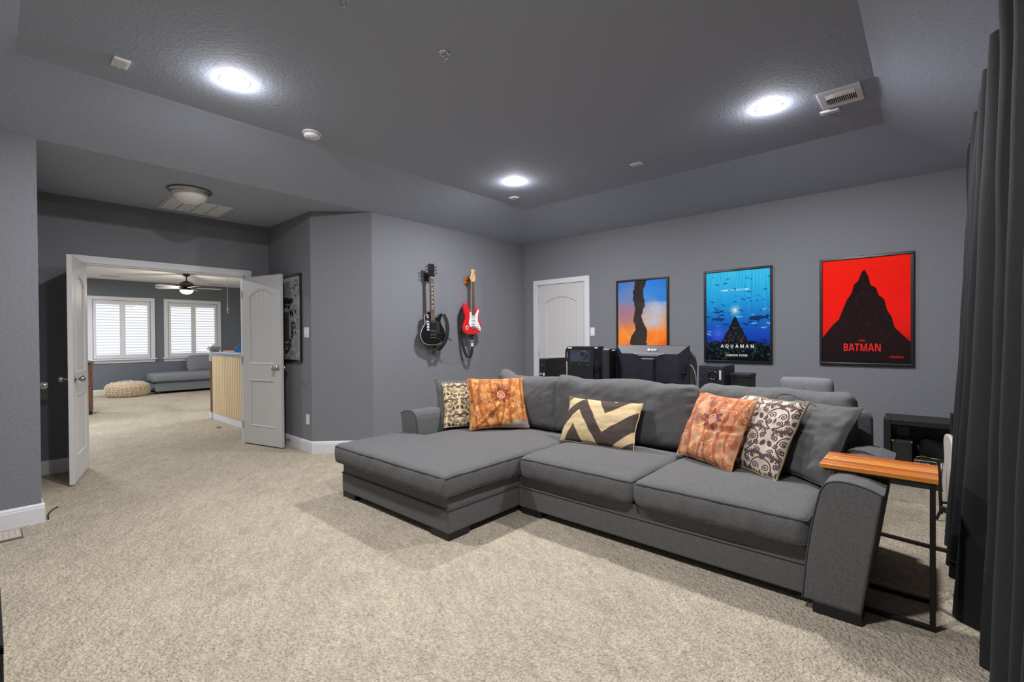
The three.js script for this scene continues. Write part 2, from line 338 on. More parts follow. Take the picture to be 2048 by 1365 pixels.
// ================================================================ FAR WINDOWS
function shutterWindow(nm, z0, z1, y0, y1, label) {
  const g = structGroup(nm, label, [XFAR, 0, (z0 + z1) / 2]);
  const P = (n, geo, m, l) => wpart(g, n, geo, m, l);
  const X = XFAR, c = .085;
  P('window_frame', [bx(X, X + .022, y0, y1, z0 - c, z0), bx(X, X + .022, y0, y1, z1, z1 + c), bx(X, X + .024, y1, y1 + c, z0 - c, z1 + c), bx(X, X + .018, y0 - .1, y0 - .035, z0 - c, z1 + c)], M.trim);
  P('window_sill', bx(X - .02, X + .06, y0 - .035, y0, z0 - c - .03, z1 + c + .03, .008), M.trim);
  P('window_pane', bb(X - .100, X - .094, y0, y1, z0, z1), M.glass);
  P('sash', [bb(X - .11, X - .085, y0, y0 + .04, z0, z1), bb(X - .11, X - .085, y1 - .04, y1, z0, z1), bb(X - .11, X - .085, y0 + .04, y1 - .04, z0, z0 + .04), bb(X - .11, X - .085, y0 + .04, y1 - .04, z1 - .04, z1)], M.white);
  const zm = (z0 + z1) / 2;
  for (const [a, b] of [[z0 + .012, zm - .003], [zm + .003, z1 - .012]]) {
    const f = new THREE.Group(); f.name = kidName(g, 'shutter_panel'); f.position.set(.0, (y0 + y1) / 2, (a + b) / 2 - (z0 + z1) / 2); g.add(f);
    const s = .048, x0 = X - .016, x1 = X + .014;
    wpart(f, 'shutter_frame', [bx(x0, x1, y0 + .01, y1 - .01, a, a + s), bx(x0, x1, y0 + .01, y1 - .01, b - s, b), bx(x0, x1, y0 + .01, y0 + .10, a + s, b - s), bx(x0, x1, y1 - .10, y1 - .01, a + s, b - s)], M.trim);
    const n = 18, ya = y0 + .10, step = (y1 - y0 - .20) / n;
    const e = splineShape([[-.032, 0], [-.016, .0052], [.008, .006], [.032, .001], [.008, -.006], [-.016, -.0052]], 24);
    for (let i = 0; i < n; i++) {
      const lg = new THREE.ExtrudeGeometry(e, { depth: b - a - 2 * s - .004, bevelEnabled: false }); lg.rotateZ(-.12);
      lg.translate(X - .004, ya + (i + .5) * step, a + s + .002); wpart(f, 'louver', lg, M.louver);
    }
  }
}
shutterWindow('window_1', 2.865, 3.945, .84, 2.23, 'left white shuttered window of the far room');
shutterWindow('window_2', 1.41, 2.51, .84, 2.23, 'right white shuttered window of the far room');

// ================================================================ CEILING FITTINGS AND LAMPS
function downlight(x, z, label, lightOn = true) {
  const t = thing('recessed_light', label, 'ceiling light', [x, HT, z], 0);
  part(t, 'trim_ring', lathe([[.078, -.0006], [.080, -.0012], [.087, -.0012], [.091, -.0004], [.0925, 0], [.078, 0]], 48), M.white);
  part(t, 'lens', lathe([[0, -.008], [.060, -.0075], [.076, -.0055], [.0812, -.0035], [.0812, -.001], [0, -.001]], 48), M.lampGlow);
  const l = new THREE.RectAreaLight('#fbfaff', DOWNLIGHT, .125, .125); l.position.set(0, -.012, 0); l.rotation.x = -Math.PI / 2; l.castShadow = true; t.add(l);
  const s = new THREE.PointLight('#fbfaff', DOWNLIGHT * .0008, 0, 2); s.position.set(0, -.022, 0); s.castShadow = true; t.add(s);   // the lens stands slightly proud and spills sideways
}
downlight(1.418, 4.511, 'lit round recessed light nearest the vestibule and smoke detector');
downlight(1.443, 1.859, 'lit round recessed light near the corner above the guitars');
downlight(3.846, 1.833, 'lit round recessed light beside the white ceiling vent');
downlight(3.846, 4.511, 'round recessed light above the camera, out of frame');

function ceilingPlate(x, z, wx, wz, label) {
  const t = thing('ceiling_speaker', label, 'ceiling speaker', [x, HT, z]);
  part(t, 'frame', [bx(-wx / 2, wx / 2, -.012, 0, -wz / 2, wz / 2, .004)], M.white);
  part(t, 'grille', bx(-wx / 2 + .01, wx / 2 - .01, -.014, -.010, -wz / 2 + .01, wz / 2 - .01, .002), std('#d6d8de', .6));
}
ceilingPlate(1.156, 5.036, .115, .077, 'white rectangular ceiling plate at upper left, beyond the vestibule light');
ceilingPlate(4.164, 1.464, .116, .062, 'white rectangular ceiling plate touching the ceiling vent');
ceilingPlate(2.632, 1.467, .105, .065, 'small white ceiling plate above the middle of the poster wall');
ceilingPlate(1.076, 1.453, .10, .075, 'small white ceiling plate just below the corner recessed light');
{
  const t = thing('ceiling_vent', 'white louvred ceiling vent near the right hip of the tray', 'vent', [4.251, HT, 1.672]);
  const f = shapeOf([[-.120, -.142], [.120, -.142], [.120, .142], [-.120, .142]]); f.holes.push(holeOf([[-.085, -.085], [.085, -.085], [.085, .085], [-.085, .085]]));
  part(t, 'frame', exAt(f, .010, [0, -.010, 0], [1, 0, 0], [0, 0, -1], .003), M.white);
  part(t, 'duct', bb(-.086, .086, -.001, 0, -.086, .086), M.shadow);
  for (let i = 0; i < 15; i++) { const g = bb(-.0019, .0019, -.006, .006, -.080, .018); g.rotateZ(.12); g.translate(-.078 + i * .0111, -.006, 0); part(t, 'louver', g, M.white); }
  for (let i = 0; i < 4; i++) { const g = bb(-.083, .083, -.0008, .0008, -.007, .007); g.rotateX(-.9); g.translate(0, -.006, .028 + i * .017); part(t, 'blade', g, M.white); }
}
{
  const t = thing('smoke_detector', 'round white smoke detector on the tray ceiling', 'smoke detector', [1.051, HT, 3.842]);
  part(t, 'base', lathe([[0, 0], [.072, 0], [.072, -.012], [.066, -.016], [0, -.016]], 40), M.white);
  part(t, 'cover', lathe([[0, -.045], [.030, -.0455], [.052, -.043], [.060, -.036], [.061, -.016], [0, -.016]], 40), M.white);
  part(t, 'ring', lathe([[.034, -.0465], [.040, -.0465], [.040, -.044], [.034, -.044]], 32), M.plateWhite);
  part(t, 'test_button', cyl(.010, .004, [0.01, -.047, .01]), M.plateWhite);
}
function ceilingHook(x, z, label) {
  const t = thing('ceiling_hook', label, 'hook', [x, HT, z]);
  part(t, 'plate', lathe([[0, 0], [.034, 0], [.034, -.003], [.028, -.007], [.012, -.009], [0, -.009]], 28), M.chrome);
  part(t, 'eye', new THREE.TorusGeometry(.016, .004, 10, 24).rotateY(.5).translate(0, -.030, 0), M.chrome);
  for (const s of [-1, 1]) part(t, 'screw', cyl(.004, .003, [.02 * s, -.008, .006 * s]), M.nickel);
}
ceilingHook(2.626, 3.811, 'chrome ceiling hook between the recessed lights');
ceilingHook(2.612, 4.42, 'chrome ceiling hook cut by the top edge of the photo');
{
  const t = thing('flush_light', 'unlit glass dome light with nickel rim on vestibule ceiling', 'ceiling light', [-.560, HW, 4.272]);
  part(t, 'rim', lathe([[.12, 0], [.165, 0], [.178, -.008], [.180, -.016], [.170, -.024], [.158, -.026], [.156, -.036], [.148, -.040], [.12, -.040]], 56), M.nickel);
  const pr = []; for (let i = 0; i <= 14; i++) { const a = i / 14 * Math.PI / 2; pr.push([.149 * Math.cos(a), -.036 - .104 * Math.sin(a)]); }
  part(t, 'glass_dome', lathe(pr.reverse(), 56), new THREE.MeshPhysicalMaterial({ color: '#d3d1cc', roughness: .45, clearcoat: .4 }));
  part(t, 'finial', lathe([[0, -.160], [.006, -.158], [.010, -.151], [.005, -.145], [.017, -.141], [.017, -.137], [0, -.134]], 20), M.nickel);
}
{
  const t = thing('return_air_panel', 'white four panel return air grille on vestibule ceiling', 'vent', [-1.175, HW, 4.065]);
  part(t, 'frame', [bx(-.275, .275, -.010, 0, .270, .285, .003), bx(-.275, .275, -.010, 0, -.285, -.270, .003), bx(-.275, -.260, -.010, 0, -.270, .270, .003), bx(.260, .275, -.010, 0, -.270, .270, .003)], M.plateWhite); part(t, 'backing', bb(-.262, .262, -.004, 0, -.272, .272), M.grey);
  for (let i = 0; i < 4; i++) part(t, 'panel', bx(-.258, .258, -.012, -.005, -.268 + i * .1355, -.268 + i * .1355 + .127, .003), M.plateWhite);
}

// ================================================================ WALL PLATES
function wallPlate(name, label, cat, pos, turn, kind, w = .075, h = .118) {
  const t = thing(name, label, cat, pos, turn);
  part(t, 'plate', bx(-w / 2, w / 2, -h / 2, h / 2, 0, .006, .003), M.plateWhite);
  if (kind === 'rocker') for (const x of (w > .1 ? [-.023, .023] : [0])) part(t, 'rocker', bx(x - .016, x + .016, -.033, .033, .004, .010, .002), M.white);
  if (kind === 'outlet') for (const y of [-.022, .022]) { const o = part(t, 'socket', bx(-.017, .017, y - .014, y + .014, .004, .008, .003), M.white); part(o, 'slot', [bb(-.008, -.005, y - .005, y + .006, .0075, .0084), bb(.005, .008, y - .005, y + .006, .0075, .0084)], M.shadow); }
  return t;
}
wallPlate('light_switch', 'white double rocker switch plate beside the framed print', 'light switch', [-.575, 1.36, ZB], 0, 'rocker', .116, .118);
wallPlate('light_switch', 'white switch plate beside the closet door, left of orange poster', 'light switch', [1.226, 1.357, 0], 0, 'rocker', .072);
wallPlate('wall_outlet', 'white outlet low on the wall near the vestibule corner', 'outlet', [-.565, .373, ZB], 0, 'outlet', .075);
wallPlate('wall_outlet', 'white outlet on the wall inside the black shelf', 'outlet', [4.523, .383, .004], 0, 'outlet', .078);
{
  const t = thing('door_stop', 'spring door stop on the vestibule baseboard', 'door stop', [-1.02, .08, ZB + .016]);
  const pts = []; for (let i = 0; i <= 120; i++) { const a = i / 120 * Math.PI * 2 * 12; pts.push([Math.cos(a) * .006, Math.sin(a) * .006, .006 + i / 120 * .062]); }
  part(t, 'spring', tube(pts, .0013, 200, 5), M.nickel); part(t, 'tip', cyl(.008, .014, [0, 0, .074], 'z'), M.white); part(t, 'base', cyl(.010, .006, [0, 0, .003], 'z'), M.nickel);
}

// ================================================================ POSTERS (generic prints of the same size and colours)
function poster(name, label, x0, x1, yTop, yBot, z, tex, fr = .026, opts = {}) {
  const w = x1 - x0, h = yTop - yBot, t = thing(name, label, 'poster', [(x0 + x1) / 2, (yTop + yBot) / 2, z]);
  const d = .024;
  for (const [a, b, c, e] of [[-w / 2, w / 2, h / 2 - fr, h / 2], [-w / 2, w / 2, -h / 2, -h / 2 + fr], [-w / 2, -w / 2 + fr, -h / 2 + fr, h / 2 - fr], [w / 2 - fr, w / 2, -h / 2 + fr, h / 2 - fr]]) part(t, 'frame_bar', bx(a, b, c, e, 0, d, .005), M.blackFrame);
  const g = new THREE.BoxGeometry(w - 2 * fr + .004, h - 2 * fr + .004, .004).translate(0, 0, .010);
  part(t, 'print', g, new THREE.MeshPhysicalMaterial({ map: tex, roughness: 1, specularIntensity: .1 }));
  part(t, 'glazing', bb(-w / 2 + fr - .002, w / 2 - fr + .002, -h / 2 + fr - .002, h / 2 - fr + .002, .0145, .0165), M.glass);
  return t;
}
const texSky = canvasTex(512, 768, (c, w, h) => {
  const g = c.createLinearGradient(0, 0, w * .3, h); g.addColorStop(0, '#2f78cc'); g.addColorStop(.28, '#6f9cd2'); g.addColorStop(.5, '#c79a86'); g.addColorStop(.7, '#fb8220'); g.addColorStop(1, '#fb4a04'); c.fillStyle = g; c.fillRect(0, 0, w, h);
  const r = rng(5);
  for (let i = 0; i < 420; i++) { const x = r() * w, y = r() * h, q = y / h; const bl = x > w * .5 && q < .75; c.fillStyle = q < .3 ? `rgba(${bl ? '60,140,220' : '120,130,170'},.10)` : q < .6 ? (bl ? 'rgba(190,200,215,.13)' : 'rgba(170,110,120,.10)') : r() < .5 ? 'rgba(255,130,30,.12)' : 'rgba(255,190,110,.10)'; c.beginPath(); c.ellipse(x, y, 30 + r() * 70, 18 + r() * 50, r() * 3, 0, 7); c.fill(); }
  const rg = c.createLinearGradient(w * .5, 0, w, 0); rg.addColorStop(0, 'rgba(30,120,215,0)'); rg.addColorStop(1, 'rgba(30,120,215,.6)'); c.fillStyle = rg; c.fillRect(0, 0, w, h * .28);
  // a bare rocky pinnacle
  c.fillStyle = '#3a3230'; c.beginPath(); const L = [], R = [];
  for (let i = 0; i <= 40; i++) { const y = i / 40; L.push([w * (.36 - .025 * Math.sin(y * 9) - .10 * y * y + .05 * Math.sin(y * 23) * y + (r() - .5) * .03), y * h]); R.push([w * (.54 + .03 * Math.sin(y * 8 + 1) + .09 * y * y + .03 * Math.sin(y * 19 + 2) + (r() - .5) * .03), y * h]); }
  c.moveTo(...L[0]); L.forEach((p) => c.lineTo(...p)); R.reverse().forEach((p) => c.lineTo(...p)); c.fill();
  for (let i = 0; i < 120; i++) { c.strokeStyle = r() < .5 ? 'rgba(110,96,80,.35)' : 'rgba(20,16,16,.4)'; c.lineWidth = 1 + r() * 3; const x = w * (.34 + r() * .22), y = r() * h; c.beginPath(); c.moveTo(x, y); c.lineTo(x + (r() - .5) * 14, y + 20 + r() * 60); c.stroke(); }
  
});
function fish(c, x, y, s, dir, col) { c.fillStyle = col; c.save(); c.translate(x, y); c.rotate(dir); c.beginPath(); c.ellipse(0, 0, s, s * .3, 0, 0, 7); c.fill(); c.beginPath(); c.moveTo(-s * .8, 0); c.lineTo(-s * 1.5, -s * .45); c.lineTo(-s * 1.3, 0); c.lineTo(-s * 1.5, s * .45); c.fill(); c.beginPath(); c.moveTo(s * .1, -s * .2); c.lineTo(-s * .25, -s * .7); c.lineTo(-s * .3, -s * .2); c.fill(); c.restore(); }
const texSea = canvasTex(768, 1152, (c, w, h) => {
  const g = c.createLinearGradient(0, 0, 0, h); g.addColorStop(0, '#30bce8'); g.addColorStop(.32, '#1098d4'); g.addColorStop(.55, '#0a68bc'); g.addColorStop(.76, '#0c3cb0'); g.addColorStop(.9, '#0a1320'); g.addColorStop(1, '#060a10'); c.fillStyle = g; c.fillRect(0, 0, w, h);
  const r = rng(9);
  for (let i = 0; i < 26; i++) { const x = w * (-.1 + i * .047), q = c.createLinearGradient(0, 0, 0, h * .62); q.addColorStop(0, 'rgba(150,235,255,.30)'); q.addColorStop(1, 'rgba(90,200,245,0)'); c.fillStyle = q; c.beginPath(); c.moveTo(x, 0); c.lineTo(x + 8 + r() * 22, 0); c.lineTo(x - 50 + (i - 12) * 12 + r() * 60, h * .62); c.lineTo(x - 90 + (i - 12) * 12, h * .62); c.fill(); }
  for (let i = 0; i < 60; i++) { const y = h * (.05 + .82 * r()), x = w * r(), far = y < h * .42; fish(c, x, y, far ? 10 + r() * 15 : 10 + r() * 26, (r() < .5 ? Math.PI : 0) + (r() - .5) * .9, far ? 'rgba(14,66,110,.72)' : r() < .35 ? 'rgba(150,200,235,.75)' : 'rgba(10,34,84,.8)'); }
  fish(c, w * .80, h * .53, 92, Math.PI - .08, 'rgba(10,40,84,.9)'); fish(c, w * .22, h * .535, 70, .03, 'rgba(14,50,100,.85)');
  const gl = c.createRadialGradient(w * .47, h * .44, 4, w * .47, h * .44, 90); gl.addColorStop(0, 'rgba(255,246,225,.95)'); gl.addColorStop(.4, 'rgba(230,225,215,.45)'); gl.addColorStop(1, 'rgba(120,210,250,0)'); c.fillStyle = gl; c.beginPath(); c.arc(w * .47, h * .44, 90, 0, 7); c.fill();
  const pu = c.createRadialGradient(w * .2, h * .7, 10, w * .2, h * .7, 170); pu.addColorStop(0, 'rgba(120,130,235,.55)'); pu.addColorStop(1, 'rgba(40,60,200,0)'); c.fillStyle = pu; c.fillRect(0, h * .5, w * .6, h * .4);
  // reef and rock
  c.fillStyle = '#0d1117'; c.beginPath(); c.moveTo(0, h); c.lineTo(0, h * .80);
  for (let i = 0; i <= 60; i++) { const x = i / 60, d = Math.abs(x - .47); const y = d < .22 ? .50 + d * 1.4 + (r() - .5) * .02 : .81 - .03 * Math.sin(x * 11) + (r() - .5) * .025; c.lineTo(x * w, y * h); }
  c.lineTo(w, h); c.fill();
  for (let i = 0; i < 260; i++) { const x = w * r(), y = h * (.80 + .18 * r()); c.fillStyle = ['rgba(40,74,66,.7)', 'rgba(22,44,60,.8)', 'rgba(90,96,60,.55)', 'rgba(20,24,28,.8)', 'rgba(70,130,150,.4)'][Math.floor(r() * 5)]; c.beginPath(); c.ellipse(x, y, 4 + r() * 20, 3 + r() * 9, r() * 3, 0, 7); c.fill(); }
  for (let i = 0; i < 70; i++) { const d = r() * .16, sg = r() < .5 ? -1 : 1; c.fillStyle = ['rgba(70,74,80,.6)', 'rgba(120,100,80,.5)', 'rgba(24,28,36,.8)'][i % 3]; c.beginPath(); c.ellipse(w * (.47 + sg * d), h * (.54 + d * 1.4 + r() * .18), 4 + r() * 12, 4 + r() * 18, r() * 3, 0, 7); c.fill(); }
  c.textAlign = 'center'; c.fillStyle = '#eef6fa'; c.font = 'bold 30px sans-serif';
  [...'HOME IS CALLING'].forEach((ch, i) => c.fillText(ch, w * .47 + (i - 7) * 22, h * .222));
  c.fillStyle = '#f3ead8'; c.font = 'bold 58px sans-serif'; [...'AQUAMAN'].forEach((ch, i) => c.fillText(ch, w * .5 + (i - 3) * 60, h * .855));
  c.font = 'bold 36px sans-serif'; c.fillText('COMING SOON', w * .49, h * .95);
});
const texRed = canvasTex(768, 1152, (c, w, h) => {
  c.fillStyle = '#f81505'; c.fillRect(0, 0, w, h); const r = rng(21);
  const g = c.createLinearGradient(0, 0, 0, h); g.addColorStop(0, 'rgba(255,90,60,.25)'); g.addColorStop(.4, 'rgba(255,50,20,0)'); g.addColorStop(1, 'rgba(120,0,0,.35)'); c.fillStyle = g; c.fillRect(0, 0, w, h);
  // dark mountain in the rain
  c.fillStyle = '#1e0b0b'; c.beginPath(); c.moveTo(0, h);
  const pk = [[0, .76], [.06, .70], [.13, .63], [.20, .58], [.25, .48], [.29, .40], [.35, .33], [.38, .25], [.43, .21], [.47, .13], [.50, .11], [.54, .17], [.57, .26], [.63, .29], [.66, .36], [.72, .40], [.75, .50], [.80, .57], [.83, .66], [.90, .72], [1, .80]];
  pk.forEach(([x, y]) => c.lineTo(x * w, y * h)); c.lineTo(w, h); c.fill();
  const bt = c.createLinearGradient(0, h * .72, 0, h); bt.addColorStop(0, 'rgba(30,10,12,0)'); bt.addColorStop(1, 'rgba(24,12,14,1)'); c.fillStyle = bt; c.fillRect(0, h * .72, w, h * .28);
  for (let i = 0; i < 900; i++) { const x = w * r(), y = h * r() * .9, l = 12 + r() * 26; c.strokeStyle = r() < .6 ? 'rgba(255,120,90,.28)' : 'rgba(90,20,16,.25)'; c.lineWidth = 1 + r(); c.beginPath(); c.moveTo(x, y); c.lineTo(x - l * .35, y + l); c.stroke(); }
  c.fillStyle = '#ef2a1e'; c.textAlign = 'center'; c.font = 'bold 30px sans-serif'; c.fillText('THE', w * .47, h * .795); 
  c.save(); c.translate(w * .47, h * .885); c.scale(.92, 1.32); c.font = 'bold 88px sans-serif'; c.fillText('BATMAN', 0, 0); c.restore();
  c.font = 'bold 26px sans-serif'; c.fillText('CINEMAS', w * .85, h * .945);
});
const texGrey = canvasTex(384, 600, (c, w, h) => {
  c.fillStyle = '#bcbcba'; c.fillRect(0, 0, w, h); const r = rng(33);
  for (let i = 0; i < 300; i++) { c.fillStyle = r() < .5 ? 'rgba(150,150,148,.3)' : 'rgba(110,110,110,.25)'; c.fillRect(w * r(), h * r(), 20 + r() * 60, 8 + r() * 30); }
  c.fillStyle = '#2c2c2e'; c.fillRect(w * .16, h * .26, w * .55, h * .055);
  for (let i = 0; i < 190; i++) { const a = r() * 6.28, q = .85 + r() * .4, x = w * (.42 + .26 * q * Math.cos(a)), y = h * (.58 + .27 * q * Math.sin(a)); c.fillStyle = r() < .8 ? 'rgba(26,26,28,.85)' : 'rgba(70,70,72,.8)'; c.beginPath(); c.ellipse(x, y, 3 + r() * 10, 4 + r() * 12, r() * 3, 0, 7); c.fill(); }
  for (let i = 0; i < 9; i++) { c.fillStyle = '#1d1d1f'; c.beginPath(); c.ellipse(w * (.78 + .16 * r()), h * (.08 + .6 * r()), 7, 11, .3, 0, 7); c.fill(); }
  c.fillStyle = 'rgba(60,60,62,.8)'; c.fillRect(w * .30, h * .42, w * .24, h * .36); c.fillStyle = '#3a3a3c'; c.fillRect(w * .36, h * .88, w * .2, h * .02); c.fillRect(w * .32, h * .84, w * .28, h * .012);
});
poster('framed_poster', 'black framed orange and blue sunset poster with dark rock, leftmost of three', 1.604, 2.318, 2.024, .974, 0, texSky, .024);
poster('framed_poster', 'black framed blue underwater poster with fish, middle of three', 2.744, 3.458, 2.036, .986, 0, texSea, .024);
poster('framed_poster', 'black framed red rain poster with dark silhouette, rightmost of three', 3.880, 4.602, 2.044, .993, 0, texRed, .026);
poster('framed_poster', 'black framed grey splatter print half hidden by the right door', -1.395, -.684, 2.047, 1.014, ZB, texGrey, .028);

// ================================================================ SECTIONAL SOFA
// rounded cushion box with crown and soft wrinkles; mod(p) shapes it further
function cushion(w, h, d, o = {}) {
  const r = o.r ?? .04, cr = o.crown ?? .03, fc = o.front ?? .012, cell = o.cell ?? .024;
  const nx = Math.max(6, Math.round(w / cell)), ny = Math.max(5, Math.round(h / cell)), nz = Math.max(5, Math.round(d / cell));
  let g = new THREE.BoxGeometry(w, h, d, nx, ny, nz); g.deleteAttribute('uv'); g.deleteAttribute('normal'); g = mergeVertices(g, 1e-5);
  const p = g.attributes.position, q = V3();
  for (let i = 0; i < p.count; i++) { q.fromBufferAttribute(p, i); cushionPoint(q, w, h, d, r, cr, fc, o); p.setXYZ(i, q.x, q.y, q.z); }
  g.computeVertexNormals();
  const gg = g.toNonIndexed(); return triUV(gg);
}
function cushionPoint(q, w, h, d, r, cr, fc, o) {
  const X = w / 2, Y = h / 2, Z = d / 2, ix = clamp(q.x, -X + r, X - r), iy = clamp(q.y, -Y + r, Y - r), iz = clamp(q.z, -Z + r, Z - r);
  const dx = q.x - ix, dy = q.y - iy, dz = q.z - iz, l = Math.hypot(dx, dy, dz);
  if (l > 1e-6) { const k = r / l; q.set(ix + dx * k, iy + dy * k, iz + dz * k); }
  const u = q.x / X, v = q.y / Y, s = q.z / Z, f = (t) => Math.max(0, 1 - t * t);
  const cy = Math.pow(f(u) * f(s), .6) * cr, cz = Math.pow(f(u) * f(v), .6) * (o.crownZ ?? fc), cx = f(v) * f(s) * fc;
  q.y += Math.sign(v) * Math.abs(v) * cy; q.z += s * Math.abs(s) * cz; q.x += u * Math.abs(u) * cx;
  const sd = (o.seed ?? 1) * 7.7, a = o.wr ?? .004;
  const n = N(q.x * 5 + sd, q.y * 5, q.z * 5) * a + N(q.x * 14 + sd, q.y * 5 + 3, q.z * 14) * a * .5;
  q.y += n * (Math.abs(v) > .5 ? 1 : .3); q.z += n * (Math.abs(s) > .6 ? 1.2 : .2);
  if (o.pleat && Math.abs(v) < .9) { const e = N(q.x * 22 + sd, q.y * 2.5, q.z * 22) * o.pleat * f(v); if (Math.abs(s) > .85) q.z += e * Math.sign(s); if (Math.abs(u) > .9) q.x += e * Math.sign(u); }
  if (o.mod) o.mod(q, u, v, s);
}
function pipingLoop(w, h, d, o, yv, rad = .006) {          // cord along the rounded edge
  const r = o.r ?? .04, pts = [], X = w / 2, Z = d / 2, n = 26;
  const push = (x, z) => { const q = V3(x, yv * (h / 2 - r * .30), z); cushionPoint(q, w, h, d, r, o.crown ?? .03, o.front ?? .012, { ...o, pleat: 0 }); pts.push(q); };
  for (let i = 0; i < n; i++) push(-X + .01 + (w - .02) * i / n, Z); for (let i = 0; i < n; i++) push(X, Z - .01 - (d - .02) * i / n);
  for (let i = 0; i < n; i++) push(X - .01 - (w - .02) * i / n, -Z); for (let i = 0; i < n; i++) push(-X, -Z + .01 + (d - .02) * i / n);
  return tube(pts, rad, 220, 6, true);
}
{
  const S = thing('sectional_sofa', 'charcoal grey sectional sofa with a chaise at its left end', 'sofa', [2.80, 0, 2.80]);
  const P = (n, g, m, l) => wpart(S, n, g, m, l), SF = M.sofa;
  // upholstered bases: lower box and slightly set back upper band, cord between
  const c = .045, sm = .195, top = .275;
  P('chaise_base', triUV(merge([bx(1.122, 2.448, c, sm, 2.02, 3.655, .012, 3), bx(1.128, 2.442, sm - .01, top, 2.02, 3.648, .010, 3)])), SF);
  P('seat_base', triUV(merge([bx(2.45, 4.275, c, sm, 2.02, 2.985, .012, 3), bx(2.45, 4.275, sm - .01, top, 2.02, 2.978, .010, 3)])), SF);
  P('base_piping', [rod([1.121, sm, 2.1], [1.121, sm, 3.65], .004), rod([1.124, sm, 3.656], [2.446, sm, 3.656], .004), rod([2.449, sm, 3.652], [2.449, sm, 2.99], .004)], M.piping);
  P('base_piping', tube([[2.45, sm, 2.986], [3.3, sm, 2.987], [4.268, sm, 2.986]], .005, 60, 6), SF);
  for (const [x, z] of [[1.128, 3.47], [2.262, 3.47], [2.47, 2.80], [4.30, 2.85], [4.27, 2.06], [1.14, 2.06], [2.6, 2.06]]) P('foot', bx(x, x + (x > 4.2 ? .185 : .18), 0, .055, z, z + .18, .004), M.foot);
  // arms: flared profile, rounded on the inside, extruded front to back
  const arm = (mir) => {
    const f = (x) => mir ? 5.604 - x : x;
    const pts = [[4.258, .05], [4.484, .05], [4.562, .598], [4.50, .621], [4.43, .632], [4.385, .628], [4.355, .614], [4.338, .590], [4.325, .552], [4.30, .43], [4.275, .25]];
    const s = new THREE.Shape(); const q = pts.map((p) => [f(p[0]), p[1]]); if (mir) q.reverse();
    q.forEach((p, i) => i ? s.lineTo(...p) : s.moveTo(...p)); s.closePath();
    P('arm', triUV(ext(s, .98, .012, { bevelSegments: 3 }).translate(0, 0, 2.05)), SF);
    const lp = pts.map((p) => [f(4.41 + (p[0] - 4.41) * .985), .05 + (p[1] - .05) * .990, 3.026]);
    P('arm_piping', tube([lp[0], lp[10], lp[9], lp[8], lp[7], lp[6], lp[5], lp[4], lp[3], lp[2]], .0055, 120, 6), M.piping);
    P('arm_piping', tube([lp[2], [lp[2][0], lp[2][1] + .003, 2.8], [lp[2][0], lp[2][1] + .003, 2.1]], .0055, 40, 6), SF);
  };
  arm(false); arm(true);
  // back frame behind the loose cushions
  P('back_frame', triUV(cushion(3.30, .78, .12, { r: .035, crown: .004, front: .004, wr: .002, cell: .05 }).translate(2.80, .045 + .39, 2.02)), SF);
  // seat cushions
  const seat = (x0, x1, zf, zb, seed, mod) => {
    const w = x1 - x0, d = zf - zb, o = { r: .045, crown: .026, front: .012, seed, pleat: .011, wr: .005, mod };
    const at = (g) => g.translate((x0 + x1) / 2, .272 + .08, (zf + zb) / 2);
    const cu = P('seat_cushion', at(cushion(w, .155, d, o)), SF);
    wpart(cu, 'piping', at(pipingLoop(w, .155, d, o, 1)), M.piping); wpart(cu, 'piping', at(pipingLoop(w, .155, d, o, -1)), M.piping);
  };
  seat(1.075, 2.472, 3.705, 2.16, 3, (q) => { // T shape: narrower beside the arm
    const X0 = 1.075, Z0 = (3.705 + 2.16) / 2, x = q.x + (1.075 + 2.472) / 2, z = q.z + Z0, k = smooth(3.075, 3.035, z); if (k > 0) { const n = 2.472 - (2.472 - x) * (2.472 - 1.365) / (2.472 - X0); q.x += (n - x) * k; }
    q.y += -.018 * smooth(.35, 0, Math.hypot((x - 1.5) * .8, z - 3.15)) * (q.y > 0 ? 1 : 0);
  });
  seat(2.480, 3.378, 3.025, 2.18, 5); seat(3.384, 4.285, 3.025, 2.18, 8);
  // loose back cushions, leaning on the frame
  const back = (x0, x1, y1, seed, tilt, zb, mod, turn = 0) => {
    const w = x1 - x0, h = y1 - .44, d = .17, o = { r: .07, crown: .014, front: .010, crownZ: .042, seed, wr: .011, cell: .026, mod };
    const fold = o.mod; o.mod = (q, u, v, s) => { fold(q, u, v); const e = smooth(.55, 1, Math.abs(u)); q.z += (s > 0 ? 1 : 0) * (.022 * e * N(u * 2.5 + seed, v * 7, seed) + .010 * N(u * 6 + seed, v * 6 - u * 3, seed + 2)); q.y += .010 * e * N(u * 3, v * 9, seed + 5); };
    const g = cushion(w, h, d, o); g.translate(0, h / 2, 0); g.rotateX(-tilt); g.rotateY(turn); g.translate((x0 + x1) / 2, .43, zb); P('back_cushion', g, SF);
  };
  const ears = (amt, side = 0) => (q, u, v) => { const c = Math.pow(Math.abs(u), 6) * Math.pow(Math.max(0, v), 3); if (!side || Math.sign(u) === side) q.y += amt * c; q.y -= .018 * (1 - u * u) * Math.max(0, v) * Math.max(0, v); };
  back(1.40, 2.215, .925, 11, .12, 2.10, (q, u, v) => { ears(.02, 0)(q, u, v); q.y += .05 * Math.exp(-(((u + .84) / .22) ** 2)) * Math.max(0, v); q.z += .02 * u; });
  back(2.15, 3.43, .945, 14, .13, 2.11, (q, u, v) => { ears(.012, -1)(q, u, v); q.y += .012 * Math.sin(u * 5 + 1) * Math.max(0, v); });
  back(3.43, 4.375, .945, 19, .13, 2.10, (q, u, v) => { ears(.01, 1)(q, u, v); q.y += .016 * N(u * 2.2, 1.1, 2.2) * Math.max(0, v); });
}
